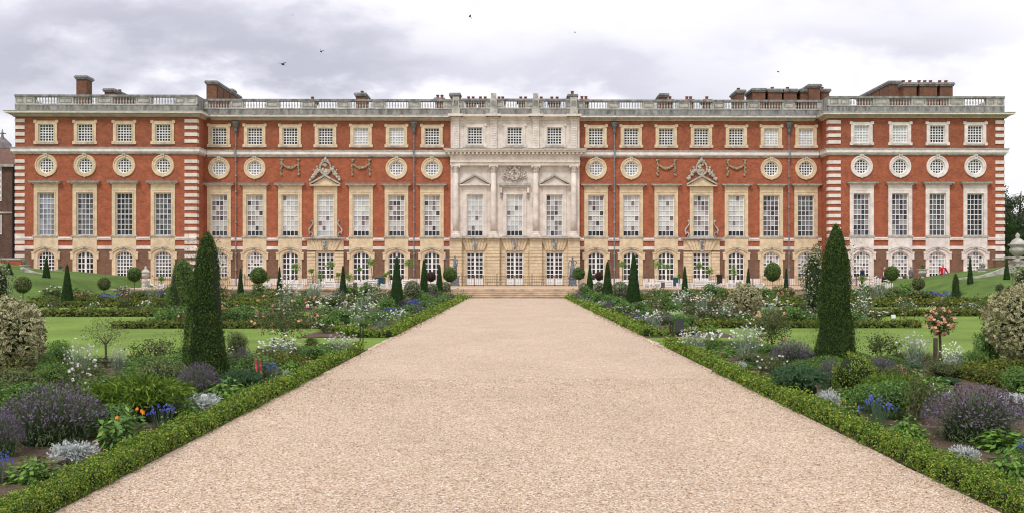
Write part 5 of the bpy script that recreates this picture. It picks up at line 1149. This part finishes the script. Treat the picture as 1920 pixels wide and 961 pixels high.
# ------------------------------------------------------------------ potted trees and tubs on the terrace
def tub_box(w, h):
    m_ = MB(); n = 4
    for q in range(n): m_.box(-w/2, w/2, -w/2, w/2, h*q/n+.018, h*(q+1)/n-.018)
    m_.box(-w/2+.03, w/2-.03, -w/2+.03, w/2-.03, 0, h-.03, 1)
    for sx in (-1, 1):
        for sy in (-1, 1): m_.box(sx*w/2-.03, sx*w/2+.03, sy*w/2-.03, sy*w/2+.03, 0, h+.03)
    return m_
def potted(px, Y, wpx, hpx, crown=None, lab='', kind='round'):
    X = XA(px, Y); s = SC(Y); w, h = wpx/s, hpx/s; t_ = thing('potted_tree' if crown else 'planter_tub', lab, 'potted plant', (X, Y, TZ), 0, 'white tubs on the terrace')
    m_ = MB(); tub_box(w, h).build('tub', [TUBW, mat('tub_gap', (.12, .10, .09), .9)], t_)
    if crown:
        cx, cy_, r = crown; dx = XA(cx, Y)-X; zc = ZA(cy_, Y)-TZ; rr = r/s; m_ = MB(); m_.cyl((0, 0, h-.06), (dx*.4, 0, (h+zc)/2), .035, .03, 6); m_.cyl((dx*.4, 0, (h+zc)/2), (dx, 0, zc), .03, .02, 6); m_.build('trunk', [BARK], t_)
        o = link('crown', blob_leaves('crown', rr, rr*(.85 if kind == 'round' else 1.8), 0, .10, int(260+900*rr*rr), BRIG if kind != 'fern' else MIDG, .15, .5, 0, random.randint(0, 999), .3), t_, (dx, 0, zc)); 
        d = sph(14); V = flowers_on('blossom', d*rr, .10, WHF, 4)
    return t_
TUBS = [(502, 74, 12, 8, (502, 521, 6), 'small white tub left of the first citrus, with a low plant'), (553, 74, 16, 11, (554, 500, 11), 'white tub with citrus tree before the first left garden door'), (563, 70, 10, 9, None, 'empty looking white tub at the foot of the first citrus'), (586, 71, 9, 8, (584, 507, 5), 'white tub with thin sapling left of the side entrance'),
    (600, 70, 12, 7, (601, 519, 10), 'white tub with feathery palm at the left side entrance'), (620, 74, 17, 12, (620, 496, 10), 'large white tub with round citrus before the left side entrance'), (634, 71, 9, 8, (634, 514, 5), 'small white tub right of the left side entrance'), (656, 72, 11, 9, (655, 519, 9), 'white tub with loose shrub right of the left yew cone'),
    (676, 74, 18, 11, (674, 504, 5), 'wide white tub with thin citrus before the second garden door'), (698, 75, 18, 14, (695, 492, 12), 'tall white tub with high citrus beside the teal box'), (720, 71, 10, 7, (722, 515, 5), 'small white tub below the teal box'), (732, 71, 10, 8, (729, 511, 4), 'small white tub left of the largest left cone'),
    (766, 75, 20, 14, (766, 493, 11), 'wide white tub with citrus right of the largest left cone'), (1167, 75, 22, 12, (1167, 495, 10), 'wide white tub with citrus left of the largest right cone'), (1212, 72, 10, 9, None, 'small white tub right of the largest right cone'), (1231, 71, 12, 9, None, 'low white tub before the tall citrus on the right'),
    (1238, 74, 16, 14, (1233, 494, 11), 'tall white tub with the tallest right citrus'), (1253, 73, 14, 13, (1251, 499, 8), 'white tub with small citrus beside the tallest right one'), (1274, 71, 9, 8, (1274, 516, 5), 'small white tub right of the right teal box'), (1293, 71, 8, 8, None, 'narrow white tub right of the terrace cone'),
    (1311, 74, 16, 13, (1311, 498, 8), 'white tub with ball citrus at the right side entrance'), (1331, 73, 14, 13, (1330, 508, 9), 'white tub with loose citrus at the right side entrance'), (1330, 70, 13, 7, None, 'low white tub before the loose citrus'), (1346, 72, 12, 7, None, 'low white tub beside the dark bin'),
    (1367, 71, 9, 8, None, 'small white tub left of the climbing plant'), (1376, 72, 12, 9, (1376, 507, 8), 'white tub with tall climbing plant at the last right door'), (1425, 71, 11, 8, None, 'lone white tub left of the pointed bay standard'), (1617, 70, 11, 8, (1617, 521, 9), 'white tub with shrub below the person in navy'),
    (1667, 70, 9, 8, None, 'lone white tub under the right bay standard'), (303, 71, 12, 7, (303, 522, 8), 'white stone trough with a low plant right of the left urn')]
for px, Y, w, h, c, lab in TUBS: potted(px, Y, w, h, c, lab, 'tall' if px == 1376 else 'fern' if px in (600,) else 'round')
for px, lab in ((713, 'dark teal box behind the white tubs on the left'), (1266, 'dark teal box behind the white tubs on the right')):
    X = XA(px, 76); s = SC(76); m_ = MB(); w = 18/s if px < 900 else 10/s; t_ = thing('storage_box', lab, 'box', (X, 76, TZ)); m_.box(-w/2, w/2, -.3, .3, .05, .62); m_.build('body', [TEAL], t_)
    m_ = MB(); m_.prism([(-w/2-.04, .622), (w/2+.04, .622), (w/2-.05, .78), (-w/2+.05, .78)], -.33, .33); m_.build('lid', [TEAL], t_)
X = XA(1349, 76.5); t_ = thing('litter_bin', 'dark slatted bin with wide rim at the right side entrance', 'bin', (X, 76.5, TZ)); m_ = MB(); m_.lathe(0, 0, [(.2, 0), (.24, .85), (.34, .9), (.34, .97), (.2, 1.02)], 10); m_.build('body', [IRON], t_)
for i, (px, w) in enumerate(((666, 6), (686, 6), (1243, 6), (1386, 9))):
    X = XA(px, 70); t_ = thing('slatted_crate', ['small dark slatted stand left of the second garden door tub', 'small dark slatted stand right of the second garden door tub', 'small brown slatted stand among the right tubs', 'wider brown slatted stand by the climbing plant'][i], 'stand', (X, 70, TZ)); m_ = MB(); ww = w/SC(70)
    for q in range(5): m_.box(-ww/2+q*ww/4-.012, -ww/2+q*ww/4+.012, -.1, .1, 0, .4)
    m_.box(-ww/2-.012, ww/2+.012, -.1, .1, .4, .43); m_.box(-ww/2-.012, ww/2+.012, -.1, .1, -.0, .03); m_.build('slats', [RUST], t_)
# urns
URN = [(.16, 0), (.16, .05), (.07, .09), (.07, .16), (.20, .24), (.29, .36), (.31, .44), (.26, .50), (.26, .56), (.35, .62), (.35, .66), (.28, .66)]
def urn(px, Y, z, h, lab, ped=0., plant=None, lid=False):
    X = XA(px, Y); t_ = thing('stone_urn', lab, 'urn', (X, Y, z)); k = h/.66; m_ = MB()
    m_.lathe(0, 0, [(r*k, ped+q*k) for r, q in URN]+([(.2*k, ped+.8*k), (.06*k, ped+.9*k), (.09*k, ped+1.0*k), (.02, ped+1.1*k)] if lid else []), 14); m_.build('bowl', [GREYL], t_, smooth=True)
    if ped:
        m_ = MB(); a = .25*k; m_.box(-a, a, -a, a, .0, .08); m_.box(-a*.85, a*.85, -a*.85, a*.85, .08, ped-.07); m_.box(-a, a, -a, a, ped-.07, ped); m_.build('pedestal', [GREYL], t_)
    if plant:
        V, *_ = stalks(40, .3*k, .45*k, .05, .6, curve=.8); o = link('plant', quads_mesh('plant', V, [plant]), t_, (0, 0, ped+.62*k))
urn(273, 70, TZ, .68, 'lidded stone urn on a pedestal at the left terrace edge', .55, None, True)
urn(113, 72, TZ+.5, .62, 'stone urn with a spiky plant on the left bank wall', .3, MIDG); urn(47, 70, 1.65, .75, 'stone urn on the low brick wall at the far left', 0, SAGE)
urn(1730, 73, TZ, .75, 'stone urn with low green plants before the right wing', .72, MIDG); urn(1842, 70, 1.35, .8, 'stone urn with agave in front of the last right wing window', 0, SAGE)
urn(1908, 62, 2.2, 1.15, 'large lidded stone urn on the wall at the far right', .4, None, True)
# dark bench seen beyond the bank on the right
X = XA(1703, 74); t_ = thing('garden_cannon_planter', 'dark trough planter beside the grey dressed visitor', 'planter', (X-.25, 74, TZ)); t_.name = 'trough_planter'
m_ = MB(); m_.box(-.5, .5, -.2, .2, .30, .62); m_.box(-.55, .55, -.24, .24, .62, .68); m_.build('trough', [LEAD], t_); m_ = MB()
for sx in (-.42, .42): m_.box(sx-.05, sx+.05, -.18, .18, 0, .3)
m_.build('legs', [LEAD], t_)
V, *_ = stalks(60, .35, .4, .04, .5); link('plant', quads_mesh('plant', V, [MIDG]), t_, (0, 0, .62))

# end walls beyond the banks
def small_wall(nm, lab, px0, px1, Y, z1, m_):
    x0, x1 = XA(px0, Y), XA(px1, Y); t_ = thing(nm, lab, 'wall', ((x0+x1)/2, Y, 0)); o = tuple(t_.location); q = MB(); q.box(x0, x1, Y, Y+.5, 0, z1); q.build('wall_face', [m_], t_, o)
    q = MB(); q.box(x0-.06, x1+.06, Y-.06, Y+.56, z1+.002, z1+.14); q.build('coping', [GREYL], t_, o)
small_wall('brick_wall', 'low red brick wall end behind the left grass bank', -60, 39, 76, ZA(487, 76), RED)
small_wall('brick_wall', 'dark red brick wall end behind the right grass bank', 1868, 1897, 75.5, ZA(487, 75.5), BROWN)
small_wall('garden_wall', 'weathered garden wall running off to the right of the bank', 1890, 2100, 71, ZA(484, 71), BROWN)
def ramp_cop(nm, lab, pts, Y):
    q = MB(); P_ = [(XA(a, Y), ZA(b, Y)) for a, b in pts]
    for (xa, za), (xb, zb) in zip(P_, P_[1:]): q.prism([(xa, za-.9), (xb, zb-.9), (xb, zb), (xa, za)], Y, Y+.3)
    return tag(q.build(nm, [GREYL]), lab, 'wall')
ramp_cop('ramp_wall', 'pale stone coping descending along the top of the left bank', [(46, 503), (60, 508), (82, 513.5), (128, 519), (146, 523)], 64.5)
ramp_cop('ramp_wall', 'pale stone coping climbing along the top of the right bank', [(1795, 521), (1842, 515.5), (1870, 507), (1905, 492)], 64.5)
# far trees and hedge at the right
X = XA(1905, 115); t_ = thing('tree', 'grey green tree rising behind the right end of the palace', 'tree', (X, 115, 0)); m_ = MB(); m_.cyl((0, 0, 0), (.3, 0, 8), .5, .3, 8)
for q in range(7): a = q*.9; m_.cyl((.3, 0, 6+q*.3), (2.6*math.cos(a), 2.2*math.sin(a), 10+q*.4), .2, .05, 5)
m_.build('trunk', [BARK], t_)
Vs = []
for q in range(46):
    a = random.uniform(0, 6.28); rr = random.uniform(.5, 4.2); cz = random.uniform(6.0, 12.4); rr *= math.sqrt(max(.05, 1-((cz-8.6)/4.4)**2)); c = np.array([math.cos(a)*rr, math.sin(a)*rr, cz]); n = 230; d = sph(n); Vs.append(leaf_data(c+d*rng.uniform(.3, .95, (n, 1)), d, .26, .16, None, .8))
link('crown', quads_mesh('crown', np.concatenate(Vs), [ramp_mat('tree_leaf', [(0, (.035, .06, .03)), (.5, (.075, .11, .06)), (1, (.14, .17, .10))], .7, .2, trans=.15)]), t_)
for i, (px, Y, r, h, lab) in enumerate(((1897, 100, 1.5, 7.6, 'rounded dark yew hedge mass against the right end of the palace'), (1920, 96, 2.2, 6.2, 'broad dark yew behind the large urn at the right edge'), (1885, 92, .75, 4.2, 'narrow dark yew tight beside the right end of the palace'))):
    t_ = thing('yew_tree', lab, 'tree', (XA(px, Y), Y, 0)); link('crown', revolve_leaves('crown', [(r*.9, 0), (r, h*.3), (r, h*.7), (r*.75, h*.9), (.05, h)], .16, YEW2, 2.4, .04, .08, .5, 0, i, .6), t_)
    m_ = MB(); m_.cyl((0, 0, 0), (0, 0, .5), .2); m_.build('trunk', [BARK], t_)

# ------------------------------------------------------------------ signs, labels, stakes
def stake_sign(px, by, ty, lab, panel=0.):
    X, Y = G(px, by); s = SC(Y); h = (by-ty)/s; t_ = thing('garden_sign', lab, 'sign', (X, Y, 0), R(12)); 
    for sx in (-.035, .035): m_ = MB(); m_.box(sx-.013, sx+.013, -.02, .02, 0, h); m_.build('post', [IRON], t_)
    m_ = MB(); m_.box(-.06, .06, -.035, -.02, h*.9, h+.02); m_.build('panel', [mat('sign_face', (.10, .10, .10), .5, .1, 4) if panel else IRON], t_)
stake_sign(678, 642, 607, 'thin black stake sign on the grass left of the path')
stake_sign(1259, 639, 604, 'thin black stake sign on the grass right of the path')
X, Y = G(1274, 630); t_ = thing('notice_board', 'dark square notice board behind the stake sign on the right', 'sign', (X, Y, 0), R(-8)); m_ = MB(); m_.box(-.12, .12, -.02, .02, .12, .5); m_.build('panel', [mat('board_face', (.05, .05, .055), .4, .1, 4)], t_)
for sx in (-.09, .09): m_ = MB(); m_.box(sx-.015, sx+.015, .0, .03, 0, .15); m_.build('post', [IRON], t_)
X, Y = G(1268, 634); m_ = MB(); m_.cyl((X-.3, Y, .02), (X+.38, Y+.1, .03), .012, n=6); tag(m_.build('cane', [mat('cane_yellow', (.55, .42, .12), .7)]), 'yellow cane lying on the grass by the right sign', 'cane')
X, Y = G(1754, 683); m_ = MB(); m_.box(X-.03, X+.03, Y-.03, Y+.03, 0, 1.0*50/97); tag(m_.build('stake', [BARK]), 'dark wooden stake tied to the salmon rose', 'stake')
X, Y = G(513, 665); m_ = MB(); m_.box(X-.02, X+.02, Y-.02, Y+.02, 0, .36); tag(m_.build('stake', [IRON]), 'short black stake among white flowers under the peach rose tree', 'stake')
X, Y = G(1675, 603); t_ = thing('plant_label', 'small white plant label in the far right bed', 'sign', (X, Y, 0)); m_ = MB(); m_.box(-.08, .08, -.01, .01, .14, .27); m_.build('plate', [WHITE], t_); m_ = MB(); m_.box(-.01, .01, .01, .02, 0, .28); m_.build('post', [IRON], t_)

# ------------------------------------------------------------------ figures
def skin_mesh(nm, J, E, m_, parent, loc=(0, 0, 0), sub=2):
    me = bpy.data.meshes.new(nm); me.from_pydata([j[:3] for j in J], E, []); me.materials.append(m_); o = link(nm, me, parent, loc)
    sk = o.modifiers.new('skin', 'SKIN'); sk.use_smooth_shade = True
    if not me.skin_vertices: 
        bpy.context.view_layer.objects.active = o
    lay = me.skin_vertices[0] if len(me.skin_vertices) else None
    if lay:
        for i, j in enumerate(J): rr = j[3] if isinstance(j[3], tuple) else (j[3], j[3]); lay.data[i].radius = rr
        lay.data[0].use_root = True
    ss = o.modifiers.new('sub', 'SUBSURF'); ss.levels = sub; ss.render_levels = sub; return o
def figure(nm, lab, cat, loc, rz, H=1.7, pose='stand', body=SKIN, clothes=None, hair=None, stone=False, armL=None, armR=None, walk=.0, grp=None):
    t_ = thing(nm, lab, cat, loc, rz, grp); k = H/1.7
    aL = armL or [(-.21, 0, 1.38), (-.27, .0, 1.12), (-.25, -.10, .90)]; aR = armR or [(.21, 0, 1.38), (.27, .0, 1.12), (.25, -.10, .90)]
    J = [(0, 0, .95, (.135, .09)), (0, 0, 1.12, (.115, .08)), (0, 0, 1.30, (.125, .08)), (0, 0, 1.41, (.07, .055)), (0, 0, 1.475, .058), (0, -.012, 1.56, (.092, .105)), (0, -.005, 1.65, (.088, .10)),
         (aL[0][0], aL[0][1], aL[0][2], .046), (*aL[1], .040), (*aL[2], .028), (aR[0][0], aR[0][1], aR[0][2], .046), (*aR[1], .040), (*aR[2], .028),
         (-.09, 0, .88, .085), (-.10, -walk, .48, .055), (-.10, -walk*.2, .08, .038), (-.11, -walk*.2-.15, .03, .032), (.09, 0, .88, .085), (.10, walk, .48, .055), (.10, walk*1.6, .08, .038), (.11, walk*1.6-.15, .03, .032)]
    E = [(0, 1), (1, 2), (2, 3), (3, 4), (4, 5), (5, 6), (2, 7), (7, 8), (8, 9), (2, 10), (10, 11), (11, 12), (0, 13), (13, 14), (14, 15), (15, 16), (0, 17), (17, 18), (18, 19), (19, 20)]
    for wi, el_ in ((9, 8), (12, 11)):        # hands: palm, four fingers and thumb
        w = Vector(J[wi][:3]); d = (w-Vector(J[el_][:3])).normalized(); sd_ = d.cross(Vector((0, 1, .2))).normalized(); pm = w+d*.06; J.append((*pm, .026)); E.append((wi, len(J)-1)); pi = len(J)-1
        for q, ln in ((-1.5, .055), (-.5, .07), (.5, .075), (1.5, .065)): J.append((*(pm+d*ln+sd_*q*.019+Vector((0, -.012, 0))), .0085)); E.append((pi, len(J)-1))
        J.append((*(w+d*.05+sd_*.05), .010)); E.append((wi, len(J)-1))
    J = [(x*k, y*k, z*k, (r[0]*k, r[1]*k) if isinstance(r, tuple) else r*k) for x, y, z, r in J]
    skin_mesh('body', J, E, body, t_)
    if clothes:
        def loft(q, rings):
            vs = [((cx+rx*math.cos(2*math.pi*i/14))*k, (cy+ry*math.sin(2*math.pi*i/14))*k, z*k) for cx, cy, z, rx, ry in rings for i in range(14)]; n_ = len(rings)
            q.add(vs, [(r_*14+i, r_*14+(i+1) % 14, (r_+1)*14+(i+1) % 14, (r_+1)*14+i) for r_ in range(n_-1) for i in range(14)]+[tuple(range(13, -1, -1)), tuple(range((n_-1)*14, n_*14))])
        P3 = lambda j: tuple(J[j][:3])
        for nm_, m_, kd in clothes:
            q = MB()
            if kd in ('coat', 'open'):
                loft(q, [(0, 0, .80, .205, .145), (0, 0, .95, .19, .135), (0, 0, 1.12, .17, .125), (0, 0, 1.28, .205, .13), (0, 0, 1.39, .21, .12), (0, 0, 1.435, .15, .095), (0, 0, 1.47, .07, .065)])
                for s0, e0, w0 in ((7, 8, 9), (10, 11, 12)):
                    q.ball(P3(s0), .078*k, 0, 8); q.cyl(P3(s0), P3(e0), .072*k, .058*k, 10); q.ball(P3(e0), .058*k, 0, 8); q.cyl(P3(e0), P3(w0), .057*k, .045*k, 10)
            elif kd == 'front': loft(q, [(0, -.045, .86, .10, .115), (0, -.045, 1.1, .085, .10), (0, -.045, 1.28, .08, .105), (0, -.03, 1.42, .04, .07)])
            elif kd == 'legs':
                loft(q, [(0, 0, .78, .17, .12), (0, 0, .95, .165, .12)])
                for h_, kn, an in ((13, 14, 15), (17, 18, 19)): q.cyl(P3(h_), P3(kn), .098*k, .07*k, 10); q.ball(P3(kn), .07*k, 0, 8); q.cyl(P3(kn), P3(an), .07*k, .058*k, 10)
            elif kd == 'skirt': loft(q, [(0, 0, .40, .24, .27), (0, 0, .7, .23, .21), (0, 0, .95, .19, .14)])
            q.build(nm_, [m_], t_, smooth=True)
        for an, toe in ((15, 16), (19, 20)):
            q = MB(); c = (Vector(J[an][:3])*.45+Vector(J[toe][:3])*.55); q.ball((c.x, c.y, .045*k), .075*k, 0, 8, (.65, 1.75, .6)); q.build('shoe', [BLK], t_, smooth=True)
    if hair:
        m_ = MB(); m_.ball((0, .028*k, 1.635*k), .108*k, 0, 12, (.90, .95, .95)); m_.build('hair', [hair], t_, smooth=True)
    if not stone:
        m_ = MB(); m_.ball((0, -.100*k, 1.575*k), .017*k); m_.build('nose', [body], t_)
        for sx in (-1, 1): m_ = MB(); m_.ball((sx*.03*k, -.085*k, 1.605*k), .011*k); m_.build('eye', [IRON], t_)
    return t_
NAVY = mat('navy_cloth', (.015, .025, .07), .9, .1, 8); MAROON = mat('maroon_cloth', (.25, .02, .06), .9, .1, 8); BLK = mat('black_cloth', (.02, .018, .02), .9, .1, 8); GRYC = mat('grey_cloth', (.17, .17, .18), .9, .1, 8)
REDC = mat('red_cloth', (.55, .02, .035), .9, .1, 8); BLUC = mat('light_blue_cloth', (.35, .45, .72), .9, .05, 8); WHC = mat('white_cloth', (.75, .73, .72), .9, .05, 8); HGR = mat('grey_hair', (.35, .32, .29), .9, .1, 20); HBR = mat('brown_hair', (.08, .05, .03), .9, .1, 20)
TOP = [0, 1, 2, 3, 7, 8, 9, 10, 11, 12]; LEG = [0, 13, 14, 15, 17, 18, 19]; VEST = [0, 1, 2, 3]
figure('person', 'person in navy jacket with head down on the terrace before the right wing', 'person', (XA(1617, 77), 77, TZ), R(40), 1.62, clothes=[('jacket', NAVY, 'coat'), ('trousers', BLK, 'legs')], hair=HGR, walk=.1)
figure('person', 'person in maroon and white top and dark skirt walking beside the bay standard', 'person', (XA(1658.5, 76), 76, TZ), R(-80), 1.62, clothes=[('cardigan', MAROON, 'coat'), ('blouse', WHC, 'front'), ('skirt', BLK, 'skirt')], hair=HGR, walk=.14)
figure('person', 'person in grey clothes leaning near the dark trough planter', 'person', (XA(1708, 77), 77, TZ), R(100), 1.68, clothes=[('coat', GRYC, 'coat'), ('trousers', GRYC, 'legs')], hair=HGR, walk=.05)
figure('person', 'person in open red jacket and light blue shirt behind the right grass bank', 'person', (XA(1768, 73), 73, TZ+.12), R(10), 1.72, clothes=[('jacket', REDC, 'open'), ('shirt', BLUC, 'front'), ('trousers', NAVY, 'legs')], hair=HGR, walk=.08,
       armL=[(-.21, 0, 1.38), (-.34, .0, 1.14), (-.40, -.10, .98)], armR=[(.21, 0, 1.38), (.36, .0, 1.14), (.44, -.08, .96)])
# lead statues
def pedestal(t_, h, w):
    m_ = MB(); m_.box(-w/2, w/2, -w/2, w/2, -h, -h+.15); m_.box(-w*.42, w*.42, -w*.42, w*.42, -h+.15, -.10); m_.box(-w/2, w/2, -w/2, w/2, -.10, .02); m_.build('pedestal', [LEADS], t_)
s1 = figure('statue', 'grey lead statue with outstretched arm holding a bow left of the doors', 'statue', (XA(853, 80), 80, TZ+.85), R(0), 1.85, body=LEADS, stone=True, walk=.12,
    armL=[(-.21, 0, 1.40), (-.46, -.08, 1.36), (-.72, -.12, 1.46)], armR=[(.19, 0, 1.38), (.22, .0, 1.12), (.12, -.16, .95)])
pedestal(s1, .85, .8); m_ = MB(); pts = [(-.60+.0*q, -.16, .5) for q in range(1)]
prev = None
for q in range(15):
    t2 = q/14; p = (-.86+.16*math.sin(t2*math.pi)-.25*(1-t2)*0, -.14, .35+t2*1.75); 
    if prev: m_.cyl(prev, p, .02, n=5)
    prev = p
m_.build('bow', [LEADS], s1)
m_ = MB()
for q in range(9): a = q/8; m_.cyl((.0+.24*math.sin(a*5), -.05+.12*math.cos(a*6), 1.25-a*.75), (.12*math.cos(a*9), .12, .5-.3*a+.5), .05, .08, 6)
m_.build('drapery', [LEADS], s1)
s2 = figure('statue', 'grey lead statue of a standing draped figure right of the doors', 'statue', (XA(1073.5, 80), 80, TZ+.75), R(0), 1.85, body=LEADS, stone=True, walk=.06,
    armL=[(-.21, 0, 1.38), (-.36, .0, 1.12), (-.30, -.16, .86)], armR=[(.21, 0, 1.38), (.38, -.02, 1.20), (.20, -.12, 1.05)])
pedestal(s2, .75, .8); m_ = MB(); m_.lathe(0, .02, [(.30, .02), (.26, .4), (.22, .8), (.16, 1.0)], 12); m_.cyl((-.42, -.12, 0), (-.36, -.14, .98), .035, .02, 6); m_.build('drapery', [LEADS], s2, smooth=True)
for px in (925, 1005):
    X = XA(px, 81.5); t_ = thing('stone_bench', 'low grey bench before the %s rusticated pier between the doors' % ('left' if px < 960 else 'right'), 'bench', (X, 81.5, TZ)); m_ = MB(); m_.box(-.75, .75, -.2, .2, .34, .42); m_.build('seat', [GREYL], t_)
    for sx in (-.55, .55): m_ = MB(); m_.box(sx-.07, sx+.07, -.17, .17, 0, .34); m_.build('leg', [GREYL], t_)
# birds
for px, py, Y, wsp, tl, fl_, lab in ((881, 31, 55, .28, 80, .5, 'dark bird banking steeply high above the palace centre'), (602, 98, 60, .26, 20, .7, 'small dark bird with raised wings, upper left sky'), (530, 122, 50, .32, -15, .35, 'largest dark bird gliding low in the left sky'),
    (548, 30, 150, .3, 10, .3, 'tiny distant speck of a bird near the top left'), (1078, 61, 130, .3, 30, .3, 'tiny distant bird right of the sky centre'), (1459, 134, 110, .3, 0, .4, 'tiny distant bird above the right chimneys')):
    t_ = thing('bird', lab, 'bird', (XA(px, Y), Y, ZA(py, Y)), R(35), 'birds in the sky', (1.5, 1.5, 1.5)); t_.rotation_euler = (R(20), R(tl), R(35))
    m_ = MB(); m_.lathe(0, 0, [(.005, -.13), (.03, -.06), (.035, .02), (.025, .08), (.005, .12)], 8)
    m_.v = [(x, z, y) for x, y, z in m_.v]; m_.parts = []; m_.add([(-.02, -.10, 0), (.02, -.10, 0), (.05, -.2, 0), (-.05, -.2, 0), (0, -.1, .01)], [(0, 1, 2, 3), (0, 4, 1)])
    for sx in (-1, 1):
        w = wsp/.5; m_.add([(0, .05, .01), (sx*.1*w, .07, .05*fl_*2), (sx*.28*w, .0, .2*fl_), (sx*.10*w, -.03, .04*fl_*2), (0, -.05, .01), (0, 0, -.015)], [(0, 1, 3, 4), (1, 2, 3), (0, 5, 4)])
    m_.build('body', [BLK], t_)
